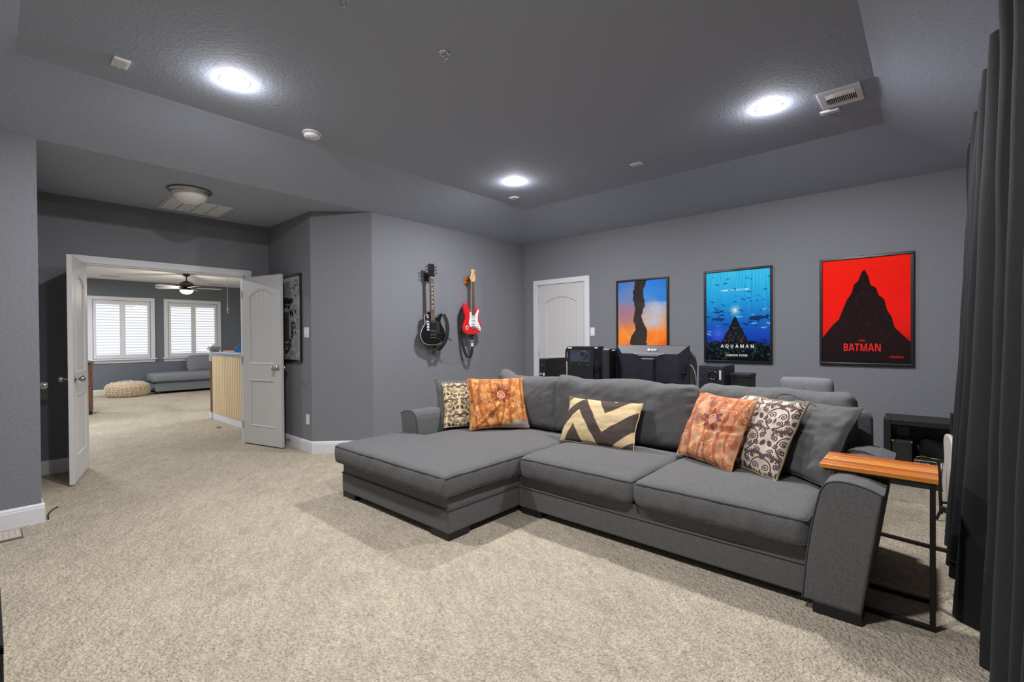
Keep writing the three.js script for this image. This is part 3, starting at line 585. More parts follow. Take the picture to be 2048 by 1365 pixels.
// thin wire lying over the back cushion
single('cord', tube([[3.98, .885, 2.27], [4.0, .912, 2.24], [4.05, .915, 2.22], [4.10, .898, 2.23], [4.17, .872, 2.26], [4.2, .862, 2.27]], .0026, 60, 6), M.black, 'thin black cord looping over the right back cushion', 'cord');

// ================================================================ THROW PILLOWS
function pillowGeo(w, h, t, o = {}) {
  const n = 40, sides = [], sd = o.seed ?? 1, a = o.wr ?? .010;
  for (const s of [1, -1]) {
    const g = new THREE.PlaneGeometry(2, 2, n, n), p = g.attributes.position;
    for (let i = 0; i < p.count; i++) {
      let u = p.getX(i), v = p.getY(i);
      const e = Math.pow(Math.max(0, (1 - u * u)) * Math.max(0, (1 - v * v)), .42);
      let x = u * w / 2 * (1 - .055 * (1 - v * v) * Math.abs(u) ** 3), y = v * h / 2 * (1 - .055 * (1 - u * u) * Math.abs(v) ** 3), z = s * t / 2 * e;
      const m = Math.min(1, e * 1.6);
      z += s * m * (a * N(u * 2.2 + sd, v * 2.2, sd) + a * .55 * N(u * 5 + sd, v * 5, sd + 4));
      x += .006 * N(u * 3 + sd, v * 3, 2 + sd); y += .006 * N(u * 3 + sd, v * 3, 8 + sd);
      if (o.fold) { const k = o.fold(u, v); z += s * m * k; }
      if (o.mod) { const q = [x, y, z]; o.mod(q, u, v); [x, y, z] = q; }
      p.setXYZ(i, x, y, z);
    }
    if (s < 0) { const id = g.index.array; for (let i = 0; i < id.length; i += 3) { const q = id[i]; id[i] = id[i + 1]; id[i + 1] = q; } }
    g.computeVertexNormals(); sides.push(g);
  }
  return sides;
}
// lower corners on the seat, direction of the sides upward
function throwPillow(name, label, BL, BR, up, w, h, t, mat, o = {}) {
  const g = thing(name, label, 'pillow'); const X = V3(...BR).sub(V3(...BL)).normalize(), U = V3(...up); U.addScaledVector(X, -U.dot(X)).normalize();
  if (o.roll) { const R = new THREE.Quaternion().setFromAxisAngle(X.clone().cross(U), o.roll); X.applyQuaternion(R); U.applyQuaternion(R); }
  const Z = X.clone().cross(U); g.quaternion.setFromRotationMatrix(new THREE.Matrix4().makeBasis(X, U, Z));
  g.position.copy(V3(...BL).add(V3(...BR)).multiplyScalar(.5).addScaledVector(U, h / 2));
  const [f, b] = pillowGeo(w, h, t, o); part(g, 'front_cover', f, mat); part(g, 'back_cover', b, o.backMat ?? mat);
  const pts = []; const n = 20; const edge = (u, v) => { let x = u * w / 2 * (1 - .055 * (1 - v * v) * Math.abs(u) ** 3), y = v * h / 2 * (1 - .055 * (1 - u * u) * Math.abs(v) ** 3); const sd = o.seed ?? 1; x += .006 * N(u * 3 + sd, v * 3, 2 + sd); y += .006 * N(u * 3 + sd, v * 3, 8 + sd); const q = [x, y, 0]; if (o.mod) o.mod(q, u, v); pts.push(q); };
  for (let i = 0; i < n; i++) edge(-1 + 2 * i / n, -1); for (let i = 0; i < n; i++) edge(1, -1 + 2 * i / n); for (let i = 0; i < n; i++) edge(1 - 2 * i / n, 1); for (let i = 0; i < n; i++) edge(-1, 1 - 2 * i / n);
  part(g, 'seam', tube(pts, o.seamR ?? .004, 200, 6, true), o.seamMat ?? mat);
  return g;
}
function swirl(c, x, y, r, dir, turns = 1.6) { c.beginPath(); for (let i = 0; i <= 40; i++) { const q = i / 40, a = dir + q * turns * 6.283, R = r * (1 - q * .93); const px = x + Math.cos(a) * R, py = y + Math.sin(a) * R; i ? c.lineTo(px, py) : c.moveTo(px, py); } c.stroke(); }
function damask(c, w, h, seed, base, ink) {
  c.fillStyle = base; c.fillRect(0, 0, w, h); c.lineCap = 'round'; const r = rng(seed);
  for (let i = 0; i < 900; i++) { c.fillStyle = 'rgba(150,120,80,.06)'; c.fillRect(r() * w, r() * h, 3 + r() * 20, 2); }
  const half = (cx, cy, s) => {          // one mirrored ornament
    for (const m of [-1, 1]) {
      c.save(); c.translate(cx, cy); c.scale(m * s, s); c.strokeStyle = ink; c.fillStyle = ink;
      c.lineWidth = 7; swirl(c, 34, 26, 22, 2.6); swirl(c, 30, 70, 17, -1.2); swirl(c, 66, 50, 15, .6); swirl(c, 82, 94, 18, 3.6); swirl(c, 88, 4, 17, 1.9);
      c.lineWidth = 8; c.beginPath(); c.moveTo(0, -20); c.bezierCurveTo(20, -30, 50, -10, 62, 20); c.bezierCurveTo(70, 60, 46, 96, 10, 112); c.stroke();
      c.beginPath(); c.moveTo(0, -42); c.bezierCurveTo(40, -64, 84, -44, 104, -8); c.stroke();
      c.lineWidth = 6; for (let k = 0; k < 6; k++) { c.beginPath(); c.moveTo(6 + k * 3, 116); c.quadraticCurveTo(20 + k * 18, 122 - k * 2, 24 + k * 17, 146 - k * 7); c.stroke(); }
      for (let k = 0; k < 7; k++) { c.beginPath(); c.ellipse(16 + k * 12, -46 - 10 * Math.sin(k * .55), 3.2, 4.4, 0, 0, 7); c.fill(); }
      c.beginPath(); c.ellipse(100, 44, 12, 20, .5, 0, 7); c.fill(); c.beginPath(); c.ellipse(112, 120, 15, 12, .5, 0, 7); c.fill(); c.beginPath(); c.ellipse(60, 132, 9, 13, -.7, 0, 7); c.fill();
      c.beginPath(); c.moveTo(0, 40); c.quadraticCurveTo(14, 58, 6, 92); c.quadraticCurveTo(0, 70, 0, 60); c.fill();
      c.restore();
    }
  };
  for (let i = -1; i < 3; i++) for (let j = -1; j < 4; j++) half(w * (.29 + i * .5 + (j & 1 ? .25 : 0)), h * (.20 + j * .33), w / 512 * 1.08);
}
function paisley(c, w, h, seed, base, rust, dark) {
  c.fillStyle = base; c.fillRect(0, 0, w, h); const r = rng(seed); c.lineCap = 'round';
  for (let i = 0; i < 210; i++) { c.fillStyle = r() < .6 ? rust.replace('A', '.26') : r() < .5 ? dark.replace('A', '.20') : 'rgba(236,190,120,.25)'; c.beginPath(); c.ellipse(r() * w, r() * h, 12 + r() * 50, 8 + r() * 34, r() * 3, 0, 7); c.fill(); }
  // broad stems
  c.strokeStyle = rust.replace('A', '.8'); for (let i = 0; i < 6; i++) { c.lineWidth = 16 + r() * 20; c.beginPath(); const x = w * (.05 + .18 * i); c.moveTo(x, -10); c.bezierCurveTo(x + 120 * (r() - .5), h * .3, x + 220 * (r() - .5), h * .6, x + 140 * (r() - .5), h + 10); c.stroke(); }
  for (let i = 0; i < 46; i++) { const x = r() * w, y = r() * h, R = 14 + r() * 34, d = r() * 6.28; c.strokeStyle = r() < .6 ? rust.replace('A', '.95') : dark.replace('A', '.8'); c.lineWidth = 9 + r() * 6; swirl(c, x, y, R, d, 1.3); c.strokeStyle = 'rgba(245,214,160,.65)'; c.lineWidth = 2.5; swirl(c, x, y, R + 7, d, 1.2); }
  // flower with dotted heart
  const cx = w * .55, cy = h * .40; for (let k = 0; k < 11; k++) { c.fillStyle = k % 2 ? rust.replace('A', '1') : dark.replace('A', '.85'); c.beginPath(); const a = k / 11 * 6.283; c.ellipse(cx + Math.cos(a) * 62, cy + Math.sin(a) * 62, 46, 21, a, 0, 7); c.fill(); }
  const heart = (x, y, s) => { c.fillStyle = rust.replace('A', '1'); c.strokeStyle = 'rgba(246,220,180,.95)'; c.lineWidth = 5 * s; c.beginPath(); c.moveTo(x, y - 42 * s); c.bezierCurveTo(x + 52 * s, y - 34 * s, x + 48 * s, y + 30 * s, x + 8 * s, y + 40 * s); c.bezierCurveTo(x - 40 * s, y + 36 * s, x - 56 * s, y - 20 * s, x, y - 42 * s); c.fill(); c.stroke(); c.fillStyle = 'rgba(246,224,190,.95)'; for (let i = -3; i < 4; i++) for (let j = -3; j < 4; j++) if (i * i + j * j < 9) { c.beginPath(); c.arc(x + i * 10 * s + (j & 1) * 4, y + j * 10 * s, 3 * s, 0, 7); c.fill(); } };
  heart(cx, cy, 1.1); heart(w * .85, h * .84, .7); heart(w * .12, h * .72, .7);
  for (let i = 0; i < 240; i++) { c.fillStyle = r() < .5 ? 'rgba(250,214,150,.55)' : dark.replace('A', '.45'); c.beginPath(); c.arc(r() * w, r() * h, 1.5 + r() * 3, 0, 7); c.fill(); }
}
const fab = (tex) => new THREE.MeshStandardMaterial({ map: tex, roughness: .9, bumpMap: weaveBump, bumpScale: 0 });
const mDam1 = fab(canvasTex(640, 640, (c, w, h) => damask(c, w, h, 3, '#cdb88e', '#523f35')));
const mDam2 = fab(canvasTex(640, 640, (c, w, h) => { damask(c, w, h, 4, '#cbbba8', '#564447'); }));
const mPai1 = fab(canvasTex(640, 640, (c, w, h) => { paisley(c, w, h, 7, '#cf9450', 'rgba(164,76,24,A)', 'rgba(104,42,24,A)'); const g = c.createLinearGradient(w, h, w * .8, h * .8); c.fillStyle = 'rgba(120,140,150,.8)'; c.beginPath(); c.moveTo(w * .45, h); c.quadraticCurveTo(w * .75, h * .93, w, h * .86); c.lineTo(w, h); c.fill(); }));
const mPai2 = fab(canvasTex(640, 640, (c, w, h) => paisley(c, w, h, 12, '#d3a078', 'rgba(174,88,52,A)', 'rgba(104,54,58,A)')));
const mChev = fab(canvasTex(768, 448, (c, w, h) => {
  c.fillStyle = '#d6bd8f'; c.fillRect(0, 0, w, h); const P = (pts, col) => { c.fillStyle = col; c.beginPath(); pts.forEach(([x, y], i) => i ? c.lineTo(x * w, y * h) : c.moveTo(x * w, y * h)); c.fill(); };
  const b = '#4a3d36'; P([[-.02, .38], [.27, .01], [.60, .74], [1.02, .18], [1.02, .58], [.72, 1.02], [.57, 1.02], [.22, .29], [-.02, .77]], b); P([[.45, 0], [.60, .36], [.89, 0]], b); P([[.07, 1.02], [.18, .62], [.35, 1.02]], b); P([[0, 0], [.08, 0], [0, .12]], b); P([[1, .84], [1, 1], [.86, 1]], b); P([[.64, 0], [.68, .05], [.73, 0]], '#d6bd8f');
  const r = rng(8); for (let i = 0; i < 5000; i++) { c.fillStyle = r() < .5 ? 'rgba(255,240,210,.06)' : 'rgba(40,30,20,.08)'; c.fillRect(r() * w, r() * h, 8 + r() * 14, 1.4); }
}));
const mTapestry = fab(canvasTex(256, 256, (c, w, h) => { c.fillStyle = '#8c8763'; c.fillRect(0, 0, w, h); const r = rng(2); for (let i = 0; i < 200; i++) { c.fillStyle = ['#b5673f', '#5e6b4c', '#c3b489', '#4d4a44'][i & 3]; c.beginPath(); c.arc(r() * w, r() * h, 3 + r() * 9, 0, 7); c.fill(); } }));
throwPillow('throw_pillow', 'plain grey pillow leaning on the left arm, behind the damask pillow', [1.275, .46, 2.775], [1.575, .46, 2.335], [-.22, .44, -.10], .54, .47, .12, M.sofaPillow, { seed: 2, wr: .018 });
throwPillow('throw_pillow', 'cream and brown damask pillow on the chaise, behind an orange one', [1.385, .462, 2.80], [1.70, .462, 2.38], [-.24, .42, -.16], .52, .47, .12, mDam1, { seed: 3 });
throwPillow('throw_pillow', 'bright orange paisley pillow on the chaise', [1.63, .462, 2.72], [1.98, .462, 2.275], [-.22, .44, -.16], .54, .51, .14, mPai1, { seed: 5, wr: .014, fold: (u, v) => .020 * Math.exp(-((v + .3 - u * 1.0 - .1) ** 2) / .006) * (u < .1 ? 1 : 0) });
throwPillow('throw_pillow', 'cream lumbar pillow with brown chevrons in the sofa middle', [2.45, .445, 2.46], [3.085, .445, 2.44], [-.01, .33, -.17], .65, .375, .14, mChev, { seed: 7, wr: .007 });
throwPillow('throw_pillow', 'plain grey pillow tucked against the right arm', [3.86, .455, 2.26], [4.25, .455, 2.50], [.12, .42, -.25], .53, .50, .17, M.sofaPillow, { seed: 9, wr: .022, fold: (u, v) => .03 * Math.sin(u * 3 + v * 4) * .5 });
throwPillow('throw_pillow', 'mauve and cream damask pillow between orange and grey ones', [3.60, .45, 2.30], [4.04, .45, 2.555], [.08, .46, -.25], .53, .50, .14, mDam2, { seed: 11, wr: .012, backMat: mTapestry, seamMat: mTapestry, seamR: .007 });
throwPillow('throw_pillow', 'rust orange paisley pillow at the right end of the sofa', [3.35, .45, 2.29], [3.80, .45, 2.56], [.05, .44, -.22], .52, .48, .15, mPai2, { seed: 13, wr: .016, fold: (u, v) => -.022 * Math.exp(-((v + .12 - u * .18) ** 2) / .004) * smooth(-.2, .3, u) });

// ================================================================ C-SHAPED SIDE TABLE OVER THE ARM
{
  const t = thing('side_table', 'c-shaped side table with orange wood top over the sofa arm', 'table', [4.52, 0, 2.69]);
  const P = (n, g, m) => wpart(t, n, g.translate ? g.translate(0, 0, .03) : g.map((q) => q.translate(0, 0, .03)), m); const y = .643;
  const cuts = [2.545, 2.602, 2.652, 2.720, 2.775, 2.845], mats = [M.orangeWood3, M.orangeWood, M.orangeWood2, M.orangeWood3, M.orangeWood];
  for (let i = 0; i < 5; i++) { const g = bx(4.305, 4.738, y, y + .022, cuts[i] + .0004, cuts[i + 1] - .0004, .003); triUV(g); P('top_board', triUV(g), mats[i]); }
  const y0 = y - .010;
  P('top_frame', [bx(4.325, 4.728, y0, y, 2.82, 2.84, .002), bx(4.325, 4.728, y0, y, 2.55, 2.57, .002), bx(4.325, 4.345, y0, y, 2.57, 2.82, .002), bx(4.708, 4.728, y0, y, 2.57, 2.82, .002)], M.darkMetal);
  P('leg', bx(4.708, 4.728, 0, y0, 2.82, 2.84, .002), M.darkMetal); P('leg', bx(4.708, 4.728, 0, y0, 2.55, 2.57, .002), M.darkMetal);
  P('base_rail', bx(4.345, 4.708, .001, .021, 2.82, 2.84, .002), M.darkMetal); P('base_rail', bx(4.345, 4.708, .001, .021, 2.55, 2.57, .002), M.darkMetal);
  P('base_rail', bx(4.325, 4.345, .001, .021, 2.55, 2.84, .002), M.darkMetal);
}
{
  const t = thing('metal_stand', 'thin dark metal floor bar between sofa arm and curtain', 'stand', [4.64, 0, 1.80]);
  const g = bx(-.26, .24, .001, .021, -.010, .010, .002); g.rotateY(-.17); part(t, 'base_rail', g, M.darkMetal);
  part(t, 'post', bx(-.262, -.242, .015, .40, -.055, -.035, .002), M.darkMetal);
}

// ================================================================ DESK BEHIND THE SOFA
const DESK = .745;
{
  const t = thing('desk', 'long black desk hidden behind the sofa back', 'desk', [2.62, 0, 1.42]);
  part(t, 'desk_top', bx(-1.16, 1.10, DESK - .028, DESK, -.36, .42, .004), M.plastic);
  for (const x of [-1.10, 1.04]) for (const z of [-.31, .36]) part(t, 'leg', bx(x - .025, x + .025, 0, DESK - .028, z - .025, z + .025, .003), M.black);
  part(t, 'rail', bx(-1.08, 1.02, DESK - .10, DESK - .028, -.32, -.29, .003), M.black);
}
const decal = (w, h, draw, W, H) => { const tex = canvasTex(w, h, draw); return { g: new THREE.BoxGeometry(W, H, .0012), m: new THREE.MeshStandardMaterial({ map: tex, roughness: .6 }) }; };
{ // monitor seen from the back
  const t = thing('monitor', 'large black computer monitor seen from the back', 'monitor', [2.815, DESK, 1.56]);
  const w = .345, y0 = .09, y1 = .462;
  part(t, 'screen_panel', bx(-w, w, y0, y1, -.028, -.006, .004), M.plastic);
  // sloped rear shell: wide at the bezel, narrower at the back
  const O = [[-w + .003, y0 + .003], [w - .003, y0 + .003], [w - .003, y1 - .003], [-w + .003, y1 - .003]], I = [[-.27, y0 + .045], [.27, y0 + .045], [.27, y1 - .075], [-.27, y1 - .075]];
  const ring = (i, mat, n) => { const j = (i + 1) % 4; part(t, n, slab([[O[i][0], O[i][1], -.006], [O[j][0], O[j][1], -.006], [I[j][0], I[j][1], .046], [I[i][0], I[i][1], .046]], [0, 0, -.004]), mat); };
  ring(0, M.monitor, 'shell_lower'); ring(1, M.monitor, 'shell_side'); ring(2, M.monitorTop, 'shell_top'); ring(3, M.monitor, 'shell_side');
  part(t, 'rear_cover', [bx(-.27, .27, y0 + .045, y1 - .075, .020, .047, .002)], M.monitor);
  part(t, 'handle', [bx(-.10, .10, y1 - .098, y1 - .072, .040, .058, .003), rod([-.10, y1 - .085, .056], [-.145, y1 - .075, .048], .006), rod([.10, y1 - .085, .056], [.145, y1 - .075, .048], .006)], M.grey);
  part(t, 'port_recess', bb(.275, .330, .22, .30, .006, .035), M.black);
  part(t, 'stand_column', bx(-.052, .052, .0, y1 - .125, .050, .085, .006), M.monitor);
  part(t, 'column_cap', bx(-.052, .052, y1 - .125, y1 - .118, .050, .088, .002), M.grey);
  part(t, 'stand_base', lathe([[0, 0], [.14, 0], [.14, .010], [.12, .015], [0, .016]], 40).translate(0, 0, .03), M.plastic);
  const d = decal(256, 80, (c, a, b) => { c.fillStyle = '#4a4a4c'; c.fillRect(0, 0, a, b); c.fillStyle = '#e9e9e4'; c.beginPath(); c.moveTo(40, 4); c.lineTo(76, 40); c.lineTo(40, 76); c.lineTo(4, 40); c.fill(); c.fillStyle = '#4a4a4c'; c.fillRect(38, 22, 5, 36); c.fillRect(22, 38, 36, 5); c.fillStyle = '#eeeeea'; c.font = 'bold 54px sans-serif'; c.fillText('EIZO', 88, 60); }, .110, .034);
  const lg = part(t, 'logo', d.g.translate(0, 0, .001), d.m, 'white diamond emblem with lettering'); lg.position.set(.028, y1 - .040, .021); lg.rotation.x = -Math.atan2(.072, .052) + .0; lg.rotation.x = -(Math.PI / 2 - Math.atan2(.072, .052));
}
{ // computer tower, window side towards the sofa
  const t = thing('computer_tower', 'black computer tower with side window and handle', 'computer', [2.075, DESK, 1.50]);
  const f = shapeOf([[-.155, .005], [.155, .005], [.155, .445], [-.155, .445]]); f.holes.push(holeOf([[-.125, .295], [.115, .295], [.115, .415], [-.125, .415]]));
  part(t, 'case', [bx(-.155, .155, .005, .445, -.105, .085, .005)], M.plastic);
  part(t, 'side_panel', ext(f, .012, .002).translate(0, 0, .088), M.plastic);
  part(t, 'side_window', bb(-.126, .116, .294, .416, .086, .094), new THREE.MeshPhysicalMaterial({ color: '#3a4158', roughness: .15, clearcoat: 1 }));
  part(t, 'fan', [new THREE.TorusGeometry(.034, .006, 10, 28).translate(.045, .360, .098), lathe([[0, 0], [.013, 0], [.013, .004], [0, .004]], 20).rotateX(Math.PI / 2).translate(.045, .36, .096)], M.plasticGrey);
  for (const [x, y] of [[-.105, .265], [-.01, .265], [.09, .265], [-.105, .15], [-.01, .15], [.09, .15]]) part(t, 'screw', cyl(.0045, .004, [x, y, .101], 'z', 12), M.chrome);
  part(t, 'handle', tube([[-.150, .44, .07], [-.178, .42, .07], [-.190, .38, .07], [-.190, .33, .07], [-.178, .30, .07], [-.150, .285, .07]], .009, 40, 8), M.plastic);
  const d = decal(256, 128, (c, a, b) => { c.fillStyle = '#24242a'; c.fillRect(0, 0, a, b); c.fillStyle = '#9a9aa0'; for (let i = 0; i < 7; i++) c.fillRect(10, 12 + i * 16, 60 + (i * 37) % 130, 5); c.fillStyle = '#d8d8dc'; c.fillRect(150, 10, 70, 14); }, .14, .07);
  part(t, 'label_plate', d.g.translate(-.035, .085, .1005), d.m);
  part(t, 'badge', bb(-.145, -.095, .424, .438, .0995, .1015), M.plateWhite);
  const R = (y0, y1, z0, z1, m, n) => part(t, n, bb(.154, .159, y0, y1, z0, z1), m);
  R(.425, .440, .02, .075, M.plateWhite, 'badge'); R(.20, .30, .045, .07, M.nickel, 'io_shield'); for (let i = 0; i < 7; i++) R(.195 + i * .016, .204 + i * .016, .005, .038, i % 3 ? M.nickel : M.chrome, 'port'); for (let i = 0; i < 3; i++) R(.05 + 0 * i, .185, .055 - i * .026, .072 - i * .026, std('#6d7f8a', .4, { metalness: .7 }), 'slot_cover');
}
{
  const t = thing('speaker', 'tall black speaker between computer tower and monitor', 'speaker', [2.41, DESK, 1.60]);
  part(t, 'cabinet', bx(-.035, .045, .005, .425, -.17, .075, .005), M.blackFrame);
  part(t, 'rear_panel', bx(-.030, .040, .015, .415, .070, .078, .003), M.plasticGrey);
  part(t, 'bass_port', new THREE.TorusGeometry(.018, .004, 10, 24).rotateY(Math.PI / 2).translate(.046, .355, -.06), M.plasticGrey);
  part(t, 'badge', bb(.045, .0465, .408, .418, -.03, .03), M.plateWhite); part(t, 'connector', [cyl(.006, .01, [.0, .07, .081], 'z'), cyl(.006, .01, [.012, .04, .081], 'z')], M.chrome);
  for (const x of [-.02, .03]) part(t, 'rubber_foot', cyl(.01, .006, [x, .003, -.04]), M.black);
}
{
  const t = thing('speaker', 'low black speaker in front of the closet door', 'speaker', [1.60, DESK, 1.42]);
  part(t, 'cabinet', bx(-.05, .052, .004, .312, -.19, .18, .006), M.blackFrame);
  part(t, 'rear_panel', bx(-.044, .046, .02, .30, .176, .184, .003), M.plastic);
  part(t, 'knob', [cyl(.014, .016, [.0, .235, .190], 'z'), cyl(.004, .012, [-.015, .15, .188], 'z')], M.plasticGrey); part(t, 'connector', [bb(.005, .03, .13, .16, .183, .188), bb(-.03, -.008, .14, .155, .183, .188)], M.plateWhite);
  part(t, 'caution_label', bb(-.03, .035, .075, .085, .1835, .185), M.plateWhite);
}
{
  const t = thing('speaker', 'small black speaker with rear port under the underwater poster', 'speaker', [3.362, DESK, 1.48]);
  part(t, 'cabinet', bx(-.105, .105, .004, .298, -.14, .12, .008), M.plastic);
  part(t, 'top_cap', bx(-.100, .100, .286, .300, -.13, .117, .005), M.plasticGrey);
  part(t, 'rear_panel', bx(-.096, .096, .015, .284, .116, .123, .003), M.monitor);
  part(t, 'bass_port', lathe([[.036, 0], [.040, .006], [.034, .009], [.026, .004], [.022, -.02], [0, -.02]], 32).rotateX(Math.PI / 2).translate(.012, .215, .122), M.blackFrame);
  part(t, 'spec_label', bb(.062, .078, .185, .262, .1225, .1242), M.plateWhite);
  for (const [x, y] of [[-.085, .18], [-.085, .26], [-.03, .262], [.085, .18], [-.06, .24]]) part(t, 'screw', cyl(.003, .003, [x, y, .1235], 'z', 8), M.grey);
}
{
  const t = thing('storage_box', 'small plain black box right of the small speaker', 'box', [3.55, DESK, 1.42]);
  part(t, 'box', bx(-.075, .075, 0, .215, -.10, .08, .004), M.plastic); part(t, 'lid', bx(-.078, .078, .205, .232, -.103, .083, .004), M.plastic);
}
{ // mesh chair behind the desk
  const t = thing('office_chair', 'black mesh office chair behind the monitor', 'chair', [2.70, 0, .66]);
  const b = new THREE.PlaneGeometry(2, 2, 24, 24), p = b.attributes.position;
  for (let i = 0; i < p.count; i++) { const u = p.getX(i), v = p.getY(i); const w = .235 * Math.pow(Math.max(0, 1 - Math.pow(Math.max(0, v), 4) * .55), .5) * (1 - .18 * Math.max(0, -v)); p.setXYZ(i, u * w, .86 + v * .285, .10 + .05 * u * u - .03 * v); }
  b.computeVertexNormals(); const b2 = b.clone().translate(0, 0, -.012);
  part(t, 'mesh_back', [b, b2], new THREE.MeshStandardMaterial({ color: '#1b1917', roughness: .8, side: THREE.DoubleSide }));
  const rim = []; for (let i = 0; i < 60; i++) { const a = i / 60 * Math.PI * 2; const u = clamp(Math.cos(a) * 1.25, -1, 1), v = clamp(Math.sin(a) * 1.25, -1, 1); const w = .235 * Math.pow(Math.max(0, 1 - Math.pow(Math.max(0, v), 4) * .55), .5) * (1 - .18 * Math.max(0, -v)); rim.push([u * w, .86 + v * .285, .094 + .05 * u * u - .03 * v]); }
  part(t, 'back_frame', tube(rim, .013, 160, 8, true), M.black);
  part(t, 'seat', bx(-.25, .25, .42, .50, -.24, .24, .035, 4), M.mesh);
  part(t, 'spine', tube([[0, .43, .05], [0, .50, .22], [0, .70, .16], [0, .85, .12]], .02, 24, 8), M.black);
  part(t, 'gas_lift', cyl(.025, .32, [0, .26, 0]), M.plasticGrey);
  for (let i = 0; i < 5; i++) { const a = i * 1.2566; part(t, 'base_leg', rod([0, .11, 0], [Math.cos(a) * .29, .075, Math.sin(a) * .29], .017), M.black); part(t, 'caster', cyl(.03, .04, [Math.cos(a) * .30, .03, Math.sin(a) * .30], 'x', 18), M.black); }
  for (const s of [-1, 1]) part(t, 'armrest', [bx(s * .29 - .04, s * .29 + .04, .64, .67, -.12, .12, .012), rod([s * .25, .46, 0], [s * .29, .64, 0], .014)], M.black);
}
single('cable', tube([[3.165, 1.04, 1.55], [3.19, 1.02, 1.55], [3.215, .96, 1.56], [3.222, .88, 1.56], [3.21, .78, 1.56], [3.20, .752, 1.58]], .0042, 50, 6), M.grey, 'pale cable hanging beside the right edge of the monitor', 'cable');
{
  const t = thing('upholstered_chair', 'light grey upholstered chair just showing above sofa back', 'chair', [3.93, 0, .90]);
  part(t, 'backrest', triUV(cushion(.385, .52, .09, { r: .04, crown: .006, front: .004, crownZ: .02, wr: .002 }).translate(0, .67, .10)), M.greyChair);
  part(t, 'seat', triUV(cushion(.46, .11, .46, { r: .04, crown: .015, wr: .002 }).translate(0, .43, -.12)), M.greyChair);
  for (const [x, z] of [[-.19, .06], [.19, .06], [-.19, -.30], [.19, -.30]]) part(t, 'leg', cyl(.014, .385, [x, .1925, z], 'y', 14, .019), M.black);
}

// ================================================================ LOW SHELF AND WHAT STANDS IN IT
{
  const t = thing('low_shelf', 'black open low shelf in the corner behind the curtain', 'shelf', [4.72, 0, .20]);
  const P = (n, g, m) => wpart(t, n, g, m ?? std('#211f20', .45));
  const m = std('#211f1f', .42);
  P('side_post', bx(4.405, 4.455, 0, .548, .02, .39, .004), m); P('side_post', bx(4.975, 5.02, 0, .548, .02, .39, .004), m);
  P('top_board', bx(4.457, 5.02, .515, .560, .02, .392, .004), m); P('top_cap', bx(4.403, 4.457, .548, .560, .02, .392, .003), m);
  P('bottom_board', bx(4.455, 4.975, .0, .062, .02, .388, .004), m);
}
{
  const t = thing('instrument_case', 'black hard case with gold piping inside the low shelf', 'case', [4.528, .062, .26]);
  part(t, 'body', bx(-.068, .068, 0, .315, -.17, .115, .012, 3), std('#232321', .8));
  part(t, 'piping', [tube([[-.045, .01, .117], [-.045, .300, .117], [-.045, .316, .10], [-.045, .317, -.15]], .002, 40, 5), tube([[.040, .01, .117], [.040, .300, .117], [.040, .316, .10], [.040, .317, -.15]], .002, 40, 5)], M.brass);
  part(t, 'handle', tube([[-.02, .318, .02], [-.012, .345, .02], [.012, .345, .02], [.02, .318, .02]], .006, 30, 8), M.black);
  part(t, 'corner', [bx(-.070, -.054, .302, .318, .10, .119, .004), bx(.054, .070, .302, .318, .10, .119, .004)], M.nickel);
}
{
  const t = thing('guitar_amplifier', 'small black guitar amplifier with white lettering in the shelf', 'amplifier', [4.700, .062, .30]);
  part(t, 'cabinet', bx(-.098, .098, 0, .176, -.12, .075, .006), std('#1b1b1b', .7));
  part(t, 'grille', bb(-.09, .09, .008, .098, .074, .078), std('#3a3833', .9));
  const d = decal(512, 128, (c, a, b) => { c.fillStyle = '#0c0c0e'; c.fillRect(0, 0, a, b); c.strokeStyle = '#dfe3ea'; c.lineWidth = 6; c.strokeRect(3, 3, a - 6, b - 6); c.fillStyle = '#eceff4'; c.font = 'bold 62px sans-serif'; c.fillText('ORANGE', 18, 84); c.font = 'bold 26px sans-serif'; c.fillText('OR', 318, 80); c.fillStyle = '#e6dfd0'; c.fillRect(390, 16, 104, 96); c.strokeStyle = '#4b4a44'; c.lineWidth = 5; for (let i = 0; i < 3; i++) { c.beginPath(); c.arc(442, 84, 14 + i * 12, Math.PI, 0); c.stroke(); } c.fillStyle = '#c9502a'; c.fillRect(390, 96, 104, 16); }, .178, .066);
  part(t, 'name_panel', d.g.translate(0, .137, .0765), d.m, 'black front panel with white lettering');
  part(t, 'knob', [cyl(.006, .01, [-.08, .179, .05]), cyl(.006, .01, [-.05, .179, .05])], M.brass);
}
single('cable', tube([[4.62, .247, .34], [4.66, .258, .33], [4.71, .250, .33], [4.78, .247, .33], [4.83, .242, .30], [4.87, .22, .30]], .006, 60, 8), M.brass, 'gold and black cable lying on the small amplifier', 'cable');
{
  const t = thing('gig_bag', 'soft dark grey bag slumped behind the amplifier in the shelf', 'bag', [4.80, .062, .12]);
  part(t, 'body', triUV(cushion(.30, .26, .12, { r: .05, crown: .02, front: .02, wr: .02, seed: 4, mod: (q, u, v) => { q.y += u < 0 ? .07 * -u * v : -.03 * u * v; } }).translate(0, .135, 0)), std('#3a3c41', .9));
  part(t, 'zip', tube([[-.13, .20, .068], [0, .19, .085], [.13, .16, .07]], .004, 30, 6), M.black);
}

